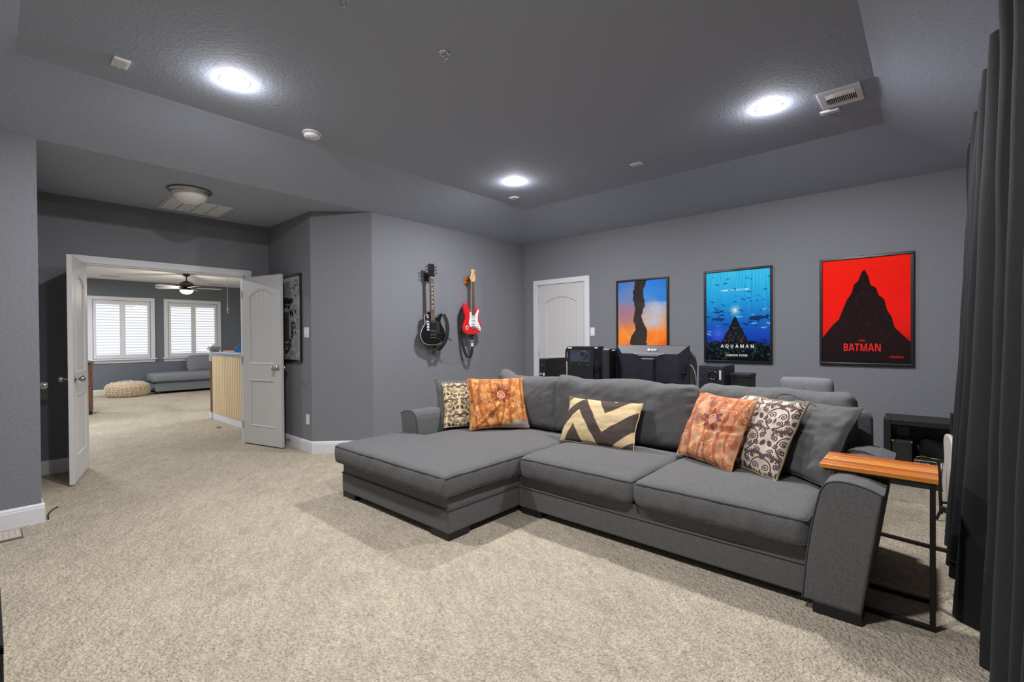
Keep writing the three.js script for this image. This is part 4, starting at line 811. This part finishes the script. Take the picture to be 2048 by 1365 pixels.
// ================================================================ GUITARS
function strings(parent, n, x0, x1, yTop, yBot, zT, zB) { for (let i = 0; i < n; i++) { const k = i / (n - 1) - .5; part(parent, 'string', rod([k * x0, yTop, zT], [k * x1, yBot, zB], .0006, 5), M.chrome); } }
function ribbon(pts, w, t = .003) { // flat strap swept along points, width along a fixed direction blend
  const c = new THREE.CatmullRomCurve3(pts.map((p) => V3(p[0], p[1], p[2]))), n = 60, pos = [], idx = [];
  for (let i = 0; i <= n; i++) { const q = c.getPoint(i / n), tg = c.getTangent(i / n), a = pts[0][3] ?? 0; const tw = V3(Math.cos(a), 0, Math.sin(a)); const s = tw.clone().addScaledVector(tg, -tw.dot(tg)).normalize(), nn = s.clone().cross(tg).normalize(); for (const [u, v] of [[-1, -1], [1, -1], [1, 1], [-1, 1]]) { const p = q.clone().addScaledVector(s, u * w / 2).addScaledVector(nn, v * t / 2); pos.push(p.x, p.y, p.z); } }
  for (let i = 0; i < n; i++) for (let k = 0; k < 4; k++) { const a = i * 4 + k, b = i * 4 + (k + 1) % 4; idx.push(a, b, a + 4, b, b + 4, a + 4); }
  const g = new THREE.BufferGeometry(); g.setAttribute('position', new THREE.Float32BufferAttribute(pos, 3)); g.setIndex(idx); const gg = g.toNonIndexed(); gg.computeVertexNormals(); return gg;
}
function hanger(y, z, label, plateMat) {
  const t = thing('guitar_hanger', label, 'wall hanger', [0, y, z], Math.PI / 2);
  part(t, 'plate', bx(-.035, .035, -.05, .05, 0, .018, .004), plateMat);
  part(t, 'arm', rod([0, 0, .015], [0, .0, .085], .007), M.black);
  for (const s of [-1, 1]) part(t, 'prong', tube([[s * .006, 0, .082], [s * .028, 0, .086], [s * .03, .004, .11], [s * .03, .012, .135]], .007, 24, 8), M.black);
  return t;
}
hanger(2.048, 1.905, 'dark wall hanger holding the black guitar', M.black);
hanger(2.062, 1.238, 'orange wood wall hanger holding the red guitar', std('#b5651f', .45));
{ // black single cutaway
  const t = thing('electric_guitar', 'black single cutaway electric guitar with white edge binding', 'guitar', [.105, 0, 1.885], Math.PI / 2 - .18);
  t.rotation.order = 'YXZ'; t.rotation.z = .02;
  const body = [[-.035, 1.615], [-.085, 1.595], [-.112, 1.55], [-.105, 1.50], [-.108, 1.46], [-.145, 1.40], [-.168, 1.335], [-.158, 1.27], [-.115, 1.222], [-.05, 1.203], [.02, 1.200], [.09, 1.214], [.145, 1.256], [.168, 1.32], [.158, 1.39], [.128, 1.445], [.112, 1.49], [.125, 1.535], [.142, 1.57], [.130, 1.592], [.095, 1.578], [.065, 1.548], [.035, 1.54], [.028, 1.60]];
  part(t, 'body', ext(splineShape(body, 160), .045, .006, { bevelSegments: 3 }), M.blackGloss);
  const bl = [...body, body[0]].map((p) => V3(p[0] * .985, 1.4 + (p[1] - 1.4) * .985, .041)); part(t, 'binding', tube(bl.slice(1, 13), .0036, 200, 6), M.white);
  part(t, 'neck', ext(shapeOf([[-.027, 1.56], [.027, 1.56], [.022, 2.03], [-.022, 2.03]]), .022, .006).translate(0, 0, .026), M.rosewood);
  part(t, 'fretboard', ext(shapeOf([[-.027, 1.50], [.027, 1.50], [.0215, 2.03], [-.0215, 2.03]]), .006, .001).translate(0, 0, .048), std('#6d5a48', .5));
  for (let i = 1; i < 21; i++) { const y = 2.03 - .628 * (1 - Math.pow(2, -i / 12)); if (y < 1.505) break; const hw = .0215 + (2.03 - y) / .53 * .0055; part(t, 'fret', bb(-hw, hw, y - .0011, y + .0011, .054, .0556), M.chrome); if ([3, 5, 7, 9, 12, 15, 17].includes(i)) part(t, 'inlay', bb(-.010, .010, y + .006, y + .016, .0535, .0545), M.white); }
  part(t, 'nut', bx(-.0215, .0215, 2.030, 2.036, .046, .058, .001), M.white);
  part(t, 'headstock', ext(splineShape([[-.022, 2.035], [-.040, 2.075], [-.046, 2.14], [-.040, 2.19], [-.018, 2.20], [0, 2.192], [.018, 2.20], [.040, 2.19], [.046, 2.14], [.040, 2.075], [.022, 2.035]], 60), .016, .003).translate(0, 0, .030), M.blackGloss);
  for (let i = 0; i < 3; i++) for (const s of [-1, 1]) { const y = 2.085 + i * .038; part(t, 'tuner', [cyl(.004, .016, [s * .026, y, .052], 'z', 12), cyl(.0035, .022, [s * .056, y, .038], 'x', 10), bx(s * .070 - .007, s * .070 + .007, y - .011, y + .011, .033, .043, .004)], M.blackFrame); }
  part(t, 'pickup', bx(-.036, .036, 1.468, 1.502, .044, .058, .003), M.plasticGrey); part(t, 'pickup', bx(-.036, .036, 1.352, 1.388, .044, .058, .003), M.plasticGrey);
  part(t, 'bridge', [bx(-.042, .042, 1.318, 1.330, .044, .060, .003), bx(-.045, .045, 1.284, 1.298, .044, .058, .004)], M.brass);
  for (const [x, y] of [[.098, 1.34], [.118, 1.29], [.075, 1.27], [.10, 1.245]]) part(t, 'knob', lathe([[0, .012], [.009, .011], [.0115, 0], [0, 0]], 20).rotateX(Math.PI / 2).translate(x, y, .045), M.blackFrame);
  part(t, 'pickguard', ext(splineShape([[.036, 1.50], [.085, 1.48], [.092, 1.40], [.08, 1.345], [.046, 1.34], [.04, 1.42]], 40), .003, .0008).translate(0, 0, .048), M.plastic);
  strings(t, 6, .034, .050, 2.034, 1.322, .0585, .0615);
  const d = decal(96, 320, (c, a, b) => { c.fillStyle = '#0b0b0d'; c.fillRect(0, 0, a, b); c.fillStyle = '#e8e8ea'; c.font = 'bold 74px sans-serif'; c.save(); c.translate(74, b - 10); c.rotate(-Math.PI / 2); c.scale(1.22, 1); c.fillText('FRET', 0, 0); c.restore(); c.font = 'bold 52px sans-serif'; c.save(); c.translate(72, 62); c.rotate(-Math.PI / 2); c.fillText('12', 0, 0); c.restore(); }, .058, .20);
  part(t, 'letter_sticker', d.g.rotateZ(.06).translate(-.066, 1.47, .0456), d.m, 'white lettering along the upper bout');
  part(t, 'round_sticker', [cyl(.0165, .0012, [-.078, 1.566, .0456], 'z', 24)], std('#c98466', .6)); 
  part(t, 'strap_button', [cyl(.006, .018, [0, 1.192, .02], 'y', 12)], M.nickel);
}
{
  const t = thing('guitar_strap', 'black strap hanging from the black guitar', 'strap', [.105, 0, 1.885], Math.PI / 2 - .18);
  part(t, 'band', ribbon([[.135, 1.585, .02, 0], [.16, 1.50, .05], [.165, 1.38, .062], [.145, 1.28, .064], [.10, 1.20, .060], [.05, 1.14, .03], [.01, 1.155, .01], [0, 1.19, .012]], .055), std('#17171a', .85));
  part(t, 'tail', ribbon([[.15, 1.30, .068, 0], [.185, 1.27, .07], [.205, 1.262, .072], [.215, 1.25, .07]], .018), M.black);
}
{ // small red double cutaway
  const t = thing('electric_guitar', 'small red electric guitar with white pickguard', 'guitar', [.105, 0, 1.240], Math.PI / 2 - .12);
  const body = [[-.030, 1.655], [-.055, 1.665], [-.085, 1.71], [-.115, 1.752], [-.142, 1.745], [-.150, 1.70], [-.140, 1.63], [-.122, 1.575], [-.120, 1.53], [-.142, 1.47], [-.155, 1.41], [-.140, 1.358], [-.085, 1.335], [0, 1.332], [.085, 1.345], [.135, 1.385], [.147, 1.44], [.130, 1.495], [.105, 1.54], [.100, 1.585], [.112, 1.64], [.112, 1.685], [.092, 1.695], [.066, 1.665], [.050, 1.622], [.030, 1.60]];
  part(t, 'body', ext(splineShape(body, 160), .042, .009, { bevelSegments: 4 }), M.redPaint);
  part(t, 'pickguard', ext(splineShape([[-.034, 1.632], [-.054, 1.615], [-.052, 1.56], [-.066, 1.50], [-.062, 1.455], [-.030, 1.425], [.02, 1.418], [.052, 1.428], [.098, 1.385], [.122, 1.375], [.128, 1.41], [.108, 1.46], [.082, 1.52], [.082, 1.59], [.098, 1.65], [.090, 1.665], [.062, 1.635], [.040, 1.60], [0, 1.595]], 110), .004, .001).translate(0, 0, .0415), M.white);
  part(t, 'neck', ext(shapeOf([[-.025, 1.60], [.025, 1.60], [.0195, 2.035], [-.0195, 2.035]]), .020, .005).translate(0, 0, .026), M.maple);
  part(t, 'fretboard', ext(shapeOf([[-.025, 1.585], [.025, 1.585], [.0195, 2.035], [-.0195, 2.035]]), .006, .001).translate(0, 0, .046), std('#6b4a38', .5));
  for (let i = 1; i < 21; i++) { const y = 2.035 - .56 * (1 - Math.pow(2, -i / 12)); if (y < 1.59) break; const hw = .0195 + (2.035 - y) / .45 * .0055; part(t, 'fret', bb(-hw, hw, y - .001, y + .001, .0515, .053), M.chrome); }
  part(t, 'nut', bx(-.0195, .0195, 2.035, 2.040, .044, .054, .001), M.white);
  part(t, 'headstock', ext(splineShape([[-.020, 2.038], [-.034, 2.062], [-.040, 2.088], [-.030, 2.10], [-.022, 2.14], [-.016, 2.165], [-.024, 2.18], [-.014, 2.198], [.010, 2.202], [.034, 2.192], [.040, 2.172], [.030, 2.155], [.044, 2.10], [.050, 2.075], [.040, 2.058], [.020, 2.038]], 80), .014, .003).translate(0, 0, .028), M.maple);
  for (let i = 0; i < 6; i++) part(t, 'tuner', [cyl(.0035, .014, [-.018 + i * .007, 2.075 + i * .019, .047], 'z', 10), cyl(.003, .020, [-.038 + i * .005, 2.078 + i * .019, .034], 'x', 8), bx(-.057 + i * .005, -.045 + i * .005, 2.071 + i * .019, 2.085 + i * .019, .030, .038, .003)], M.chrome);
  for (const y of [1.572, 1.522, 1.470]) part(t, 'pickup', bx(-.036, .036, y - .008, y + .008, .044, .053, .004), M.plateWhite);
  part(t, 'bridge', [bx(-.030, .030, 1.405, 1.440, .042, .052, .002)], M.chrome);
  for (const [x, y] of [[.070, 1.445], [.090, 1.415], [.108, 1.388]]) part(t, 'knob', lathe([[0, .010], [.009, .009], [.011, 0], [0, 0]], 18).rotateX(Math.PI / 2).translate(x, y, .045), M.plateWhite);
  strings(t, 6, .031, .044, 2.038, 1.425, .055, .0565);
  const s = part(t, 'shield_sticker', ext(splineShape([[-.02, .024], [0, .03], [.022, .022], [.024, 0], [.014, -.022], [0, -.03], [-.016, -.020], [-.024, 0]], 30), .0014).translate(-.098, 1.418, .0418), M.cream); part(s, 'mark', ext(splineShape([[-.010, .010], [.012, .012], [.010, -.010], [-.008, -.014]], 20), .001).translate(-.098, 1.418, .0434), std('#7a2a1c', .6));
}
{
  const t = thing('guitar_strap', 'black and white strap hanging below the red guitar', 'strap', [.105, 0, 1.240], Math.PI / 2 - .12);
  part(t, 'band', ribbon([[-.135, 1.70, .0, 0], [-.155, 1.60, -.03], [-.150, 1.45, -.045], [-.135, 1.25, -.03], [-.11, 1.12, -.01], [-.07, 1.035, 0], [-.03, 1.03, .01], [0, 1.10, .01], [.01, 1.22, .01], [0, 1.325, .01]], .042), std('#1b1b1e', .85));
  part(t, 'buckle', [bx(-.022, .028, 1.24, 1.25, .012, .018, .002), bx(-.022, .028, 1.215, 1.223, .012, .018, .002), bx(-.015, .024, 1.17, 1.21, .013, .016, .001)], M.plateWhite);
}
{ // white guitar half hidden by the curtain
  const t = thing('electric_guitar', 'white guitar with black side standing half behind the curtain', 'guitar', [4.825, .13, 1.20], Math.PI / 2 + .15);
  const ivory = std('#c9c3b8', .4); const o = splineShape([[-.02, .47], [-.09, .455], [-.12, .40], [-.10, .31], [-.105, .25], [-.15, .17], [-.16, .09], [-.11, .02], [0, 0], [.11, .02], [.16, .09], [.15, .17], [.105, .25], [.10, .31], [.12, .40], [.09, .455], [.02, .47]], 120);
  part(t, 'body', ext(o, .045, .010, { bevelSegments: 4 }).translate(0, 0, -.030), ivory);
  part(t, 'black_top', ext(o, .012, .004).scale(.94, .94, 1).translate(0, .014, .014), M.blackGloss);
  part(t, 'neck', bx(-.024, .024, .40, .62, -.012, .012, .006), M.black);
  part(t, 'bridge', bx(-.04, .04, .12, .14, .024, .036, .003), M.chrome);
  part(t, 'strap_button', cyl(.006, .018, [0, -.006, -.008], 'y', 10), M.nickel);
}
{
  const t = thing('guitar_stand', 'black guitar stand under the white guitar by the curtain', 'stand', [4.825, 0, 1.20], Math.PI / 2 + .15);
  part(t, 'post', rod([0, .05, -.06], [0, .42, -.075], .010), M.black);
  for (const s of [-1, 1]) { part(t, 'leg', rod([0, .08, -.06], [s * .15, .008, .10], .009), M.black); part(t, 'yoke', tube([[0, .10, -.06], [s * .06, .11, -.05], [s * .07, .115, .0], [s * .07, .135, .045]], .009, 24, 8), M.black); }
  part(t, 'leg', rod([0, .08, -.06], [0, .008, -.085], .009), M.black);
}

// ================================================================ CURTAIN ALONG THE RIGHT WALL
{
  const t = thing('curtain', 'floor length dark charcoal curtain along the right edge', 'curtain', [4.95, 0, 2.3]);
  const tips = [.93, 1.06, 1.20, 1.50, 1.68, 1.98, 2.24, 2.62, 3.02, 3.44, 3.78, 4.10, 4.42], z0 = .80, z1 = 4.56, n = 620, m = 60;
  const fold = (z) => { // 1 at a fold tip (towards the room), 0 in the valley
    let a = 0; for (let i = 0; i < tips.length; i++) { const w = Math.min(i ? tips[i] - tips[i - 1] : .16, i < tips.length - 1 ? tips[i + 1] - tips[i] : .3) * .46; a = Math.max(a, Math.exp(-(((z - tips[i]) / (w * .52)) ** 2))); } return a; };
  const pos = [], uv = [], idx = [];
  for (let j = 0; j <= m; j++) for (let i = 0; i <= n; i++) {
    const y = .004 + (2.60 - .004) * j / m, k = y / 2.6, zz = z0 + (z1 - z0) * i / n;
    const z = zz + (1 - k) * .05 * Math.sin(zz * 7 + 1) + .02 * N(zz * 3, y * 1.2, 2) * (1 - k);
    const free = smooth(1.3, 1.55, zz), amp = .124 + (.045 * free) * (1 - k) * (1 - k), lean = .085 * Math.pow(1 - k, .8) * free * (1 - .85 * smooth(2.45, 2.95, zz));
    const f = fold(zz + .03 * N(zz * 2.5, y * .8, 6));
    let x = 5.028 - lean - amp * f + .008 * N(zz * 9, y * 2.2, 1) + .006 * (1 - k) * Math.sin(zz * 40);
    pos.push(x - 4.95, y + (j === 0 ? 0 : 0), z - 2.3); uv.push(zz * 1.8, y);
  }
  for (let j = 0; j < m; j++) for (let i = 0; i < n; i++) { const a = j * (n + 1) + i; idx.push(a, a + n + 1, a + 1, a + 1, a + n + 1, a + n + 2); }
  const g = new THREE.BufferGeometry(); g.setAttribute('position', new THREE.Float32BufferAttribute(pos, 3)); g.setAttribute('uv', new THREE.Float32BufferAttribute(uv, 2)); g.setIndex(idx); g.computeVertexNormals();
  part(t, 'panel', g, M.curtain);
  const hem = []; for (let i = 0; i <= n; i += 2) { const b = (2 * (n + 1) + i) * 3; hem.push(V3(pos[b] - .002, pos[b + 1], pos[b + 2])); }
  part(t, 'hem_stitch', tube(hem, .0015, 500, 4), M.black);
  part(t, 'curtain_rod', cyl(.012, 3.9, [.035, 2.575, .38], 'z', 16), M.black);
}

// ================================================================ SMALL THINGS ON THE CARPET
{
  const t = thing('floor_register', 'pale floor vent with brown edge beside the near baseboard', 'floor vent', [.205, 0, 5.485]);
  part(t, 'frame', bx(-.12, .085, .0, .010, -.055, .30, .003), std('#6b5a46', .5));
  part(t, 'face', bx(-.112, .072, .008, .012, -.046, .29, .002), std('#b7b0a4', .7));
  for (let i = 0; i < 12; i++) part(t, 'slat', bx(-.10, .062, .0115, .0135, -.035 + i * .026, -.023 + i * .026, .0008), std('#c4beb2', .7));
}
single('cord', tube([[-.02, .006, 5.295], [-.16, .006, 5.285], [-.27, .006, 5.25], [-.31, .006, 5.225]], .005, 30, 6), M.black, 'short dark cord on the carpet past the near wall corner', 'cord');
single('floor_register', bx(-3.07, -2.98, .001, .008, 3.31, 3.36, .002), std('#5d4a36', .6), 'small brown floor vent on the carpet beyond the double doors', 'floor vent');
{
  const t = thing('bench', 'low bench with black metal edge at the lower left corner', 'bench', [2.23, 0, 5.76]);
  part(t, 'top', bx(-.27, .264, .288, .306, -.200, .24, .003), M.orangeWood2);
  part(t, 'frame_edge', [bx(.255, .270, .0, .310, -.207, -.192, .002), bx(-.27, .270, .286, .310, -.208, -.198, .002), bx(.262, .270, .286, .310, -.2, .24, .002), bx(.255, .27, 0, .29, .225, .24, .002), bx(-.27, -.255, 0, .29, -.207, -.192, .002), bx(-.27, -.255, 0, .29, .225, .24, .002)], M.black);
  part(t, 'side_panel', bx(.256, .264, .02, .288, -.192, .225, .002), std('#c79a55', .5));
}

// ================================================================ FAR ROOM
{ // half wall of the stairs
  const t = thing('stair_half_wall', 'cream beadboard half wall with a pale cap rail', 'half wall', [-2.9, 0, 3.1]);
  const P = (n, g, m) => wpart(t, n, g, m);
  P('core', bb(-3.95, -1.78, 0, 1.05, 3.02, 3.132), std('#a98c60', .8));
  for (let i = 0; i < 30; i++) { const x = -3.948 + i * .0722; P('plank', bx(x + .008, x + .0642, .10, 1.03, 3.130, 3.156, .008), M.cream); }
  P('cap_rail', bx(-3.95, -1.76, 1.05, 1.085, 3.0, 3.18, .008), std('#9aa3b0', .35)); P('cap_moulding', bx(-3.95, -1.76, 1.028, 1.05, 3.135, 3.165, .006), std('#aeb4bd', .4));
  P('baseboard', bx(-3.95, -1.76, 0, .10, 3.13, 3.152, .005), M.trim);
}
{
  const t = thing('newel_post', 'brown wooden newel post with shaped cap at the stairs', 'newel post', [-4.03, 0, 3.10]);
  part(t, 'post', bx(-.05, .05, 0, 1.06, -.05, .05, .006), M.newelWood);
  const cap = std('#a8a5a0', .4); part(t, 'collar', bx(-.062, .062, .93, 1.0, -.062, .062, .010), cap);
  part(t, 'block', bx(-.056, .056, 1.0, 1.12, -.056, .056, .006), cap);
  part(t, 'cap', [bx(-.085, .085, 1.12, 1.15, -.085, .085, .012, 3), bx(-.072, .072, 1.15, 1.175, -.072, .072, .012, 3), new THREE.ConeGeometry(.075, .04, 4, 1).rotateY(Math.PI / 4).translate(0, 1.194, 0)], cap);
  part(t, 'base', bx(-.065, .065, 0, .10, -.065, .065, .008), M.trim);
}
{
  const t = thing('chair', 'blue chair back showing above the stair half wall', 'chair', [-5.0, 0, 2.28]);
  part(t, 'backrest', ext(splineShape([[-.21, .78], [-.20, 1.08], [-.12, 1.185], [0, 1.20], [.12, 1.185], [.20, 1.08], [.21, .78], [0, .76]], 50), .03, .008).rotateY(Math.PI / 2 - .25), M.blueChair);
  part(t, 'seat', bx(-.22, .22, .44, .48, -.22, .22, .02), M.blueChair);
  for (const [x, z] of [[-.18, -.18], [.18, -.18], [-.18, .18], [.18, .18]]) part(t, 'leg', cyl(.014, .44, [x, .22, z]), M.chrome);
  part(t, 'back_post', [rod([0, .46, -.19], [.02, .80, -.17], .012), rod([0, .46, .19], [.02, .80, .17], .012)], M.chrome);
}
single('wooden_rail', bx(-5.9, -5.1, 1.02, 1.06, 2.3, 2.42, .01), M.orangeWood, 'orange wooden rail end behind the half wall', 'rail');
{
  const t = thing('chaise_lounge', 'grey chaise lounge under the right far window', 'sofa', [-9.25, 0, 2.0]);
  const P = (n, g, m) => wpart(t, n, g, m ?? M.farSofa);
  P('base', triUV(bx(-9.64, -8.90, .055, .27, 1.0, 2.93, .02, 3)));
  P('seat_cushion', triUV(cushion(.80, .20, 1.98, { r: .06, crown: .02, front: .012, cell: .05, wr: .003 }).translate(-9.25, .37, 1.99)));
  P('seam', tube([[-8.86, .285, 1.0], [-8.85, .285, 2.9], [-8.87, .285, 2.97], [-9.62, .285, 2.975]], .008, 60, 6), M.piping);
  for (const [x, z] of [[-8.98, 2.84], [-9.6, 2.84], [-8.98, 1.1]]) P('foot', bx(x, x + .07, 0, .06, z, z + .07, .004), M.foot);
  P('back_cushion', triUV(cushion(.20, .42, .66, { r: .08, crown: .02, front: .03, cell: .04, wr: .008, seed: 3 }).rotateZ(.14).translate(-9.45, .66, 1.82)));
}
{
  const t = thing('pouf', 'round knobbly beige pouf on the far room carpet', 'pouf', [-9.05, 0, 3.43]);
  const pr = []; const H = .34, R = .40; for (let i = 0; i <= 60; i++) { const k = i / 60, y = H * k; let r = R * Math.pow(Math.max(0, 1 - Math.pow(Math.abs(k - .42) / .60, 3.2)), .42); r += k < .72 ? .010 * Math.abs(Math.sin(k * 26)) : 0; pr.push([Math.max(.001, r), y]); }
  part(t, 'body', lathe(pr, 48), M.pouf);
  const sp = new THREE.SphereGeometry(.014, 6, 5), r = rng(6), list = [];
  for (let row = 0; row < 11; row++) { const k = .08 + row * .083, y = H * k, rr = R * Math.pow(Math.max(0, 1 - Math.pow(Math.abs(k - .42) / .60, 3.2)), .42) + .006; const n = Math.max(6, Math.round(rr * 75)); for (let i = 0; i < n; i++) { const a = (i + r() * .5) / n * 6.283; list.push(sp.clone().scale(1, .8, 1).translate(Math.cos(a) * rr, y, Math.sin(a) * rr)); } }
  for (let i = 0; i < 90; i++) { const a = r() * 6.283, q = Math.sqrt(r()) * .30; list.push(sp.clone().translate(Math.cos(a) * q, H + .004 - q * q * .5, Math.sin(a) * q)); }
  const tf = part(t, 'tufts', list, M.poufTuft); tf.userData.kind = 'stuff';
}
{
  const t = thing('cabinet', 'dark brown wooden cabinet with grey top behind the left door', 'cabinet', [-6.35, 0, 4.72]);
  part(t, 'carcass', triUV(bx(-.26, .26, .065, .875, -.36, .40, .004), true), M.walnut);
  part(t, 'top', bx(-.28, .28, .885, .925, -.38, .42, .006), std('#55565a', .3)); part(t, 'top_rail', bx(-.255, .255, .872, .888, -.35, .39, .002), M.black);
  for (const x of [-.24, .17]) for (const z of [-.35, .31]) part(t, 'foot', bx(x, x + .09, 0, .07, z, z + .07, .004), M.black);
  for (const y of [.12, .50]) { const d = part(t, 'door', triUV(bx(.255, .272, y, y + .35, -.34, .38, .004), true), M.walnut); part(d, 'handle', rod([.285, y + .17, -.06], [.285, y + .17, .08], .006), M.nickel); }
}
{
  const t = thing('figurine', 'white curved ceramic figurine on the brown cabinet', 'figurine', [-6.42, .925, 4.58]);
  part(t, 'body', [tube([[0, .0, .02], [.01, .08, .035], [0, .15, .02], [0, .20, -.02], [0, .17, -.07], [0, .12, -.09]], .020, 40, 10), lathe([[0, 0], [.06, 0], [.06, .02], [.03, .035], [0, .036]], 24)], M.white);
}
{ // ceiling fan
  const t = thing('ceiling_fan', 'bronze ceiling fan with pale blades and lit glass bowl', 'ceiling fan', [-7.4, 2.714, 2.658]);
  const br = std('#4c4641', .4, { metalness: .6 });
  part(t, 'canopy', lathe([[0, 0], [.07, 0], [.066, -.03], [.03, -.055], [0, -.056]], 28), br);
  part(t, 'downrod', cyl(.013, .14, [0, -.10, 0]), br);
  part(t, 'motor', lathe([[0, -.15], [.05, -.155], [.11, -.185], [.13, -.21], [.13, -.25], [.11, -.275], [.07, -.285], [0, -.285]], 36), br);
  for (let i = 0; i < 5; i++) {
    const b = ext(splineShape([[.17, -.05], [.30, -.064], [.52, -.072], [.63, -.066], [.655, 0], [.63, .066], [.52, .072], [.30, .064], [.17, .05]], 50), .008, .002); b.rotateX(-Math.PI / 2 + .20); b.rotateY(.12 + i * 1.2566); b.translate(0, -.300, 0);
    const bl = part(t, 'blade', b, std('#a7a9ac', .4)); const arm = bx(.09, .20, -.292, -.284, -.016, .016, .003); arm.rotateY(.12 + i * 1.2566); part(bl, 'blade_arm', arm, br);
  }
  part(t, 'light_fitter', lathe([[0, -.285], [.06, -.285], [.085, -.32], [.12, -.335], [.125, -.35], [0, -.35]], 32), br);
  const pr = []; for (let i = 0; i <= 12; i++) { const a = i / 12 * Math.PI / 2; pr.push([.125 * Math.cos(a), -.35 - .085 * Math.sin(a)]); }
  part(t, 'glass_bowl', lathe(pr.reverse(), 36), std('#ffffff', .4, { emissive: '#fff4e2', emissiveIntensity: 1.25 }));
  const l = new THREE.PointLight('#fff3e2', FANLIGHT, 0, 2); l.position.set(0, -.50, 0); l.shadow.radius = 6; l.castShadow = true; t.add(l);
}
function flushLamp(x, z, label) {
  const t = thing('flush_light', label, 'ceiling light', [x, HW, z]);
  part(t, 'base', lathe([[0, 0], [.24, 0], [.24, -.02], [.225, -.03], [0, -.03]], 40), M.white);
  part(t, 'diffuser', lathe([[0, -.036], [.215, -.034], [.22, -.028], [0, -.028]], 40), M.lampGlow);
  const l = new THREE.RectAreaLight('#f2f6ff', HALLLIGHT, .40, .40); l.position.set(0, -.06, 0); l.rotation.x = -Math.PI / 2; l.castShadow = true; t.add(l);
}
flushLamp(-4.2, 5.2, 'flush ceiling lamp of the far room, hidden left of the double doors');
flushLamp(-4.6, .9, 'flush ceiling lamp of the far room, hidden right of the double doors');
flushLamp(-8.2, 5.4, 'flush ceiling lamp deep in the far room, hidden by the left door');
{
  const t = thing('pull_cord', 'white attic pull cord hanging in the far room', 'cord', [-3.0, HW, 3.21]);
  part(t, 'string', cyl(.003, .95, [0, -.475, 0], 'y', 8), M.white);
  part(t, 'pull', lathe([[0, 0], [.006, 0], [.010, -.03], [.008, -.06], [.012, -.062], [0, -.063]], 14).translate(0, -.95, 0), M.white); part(t, 'ring', new THREE.TorusGeometry(.011, .003, 8, 18).translate(0, -1.03, 0), M.white);
}
for (const [x, z, l] of [[-8.85, 3.72, 'pale ceiling vent of the far room, left of the fan'], [-8.96, 1.63, 'pale ceiling vent of the far room, right of the fan']]) {
  const t = thing('ceiling_vent', l, 'vent', [x, HW, z]);
  part(t, 'frame', bx(-.10, .10, -.008, 0, -.17, .17, .003), M.plateWhite);
  for (let i = 0; i < 9; i++) part(t, 'louver', bb(-.075, .075, -.0095, -.0075, -.14 + i * .033, -.14 + i * .033 + .012), std('#77787a', .7));
}

scene.traverse((o) => { if (o.isMesh) { o.castShadow = true; o.receiveShadow = true; } });
renderer.render(scene, camera);
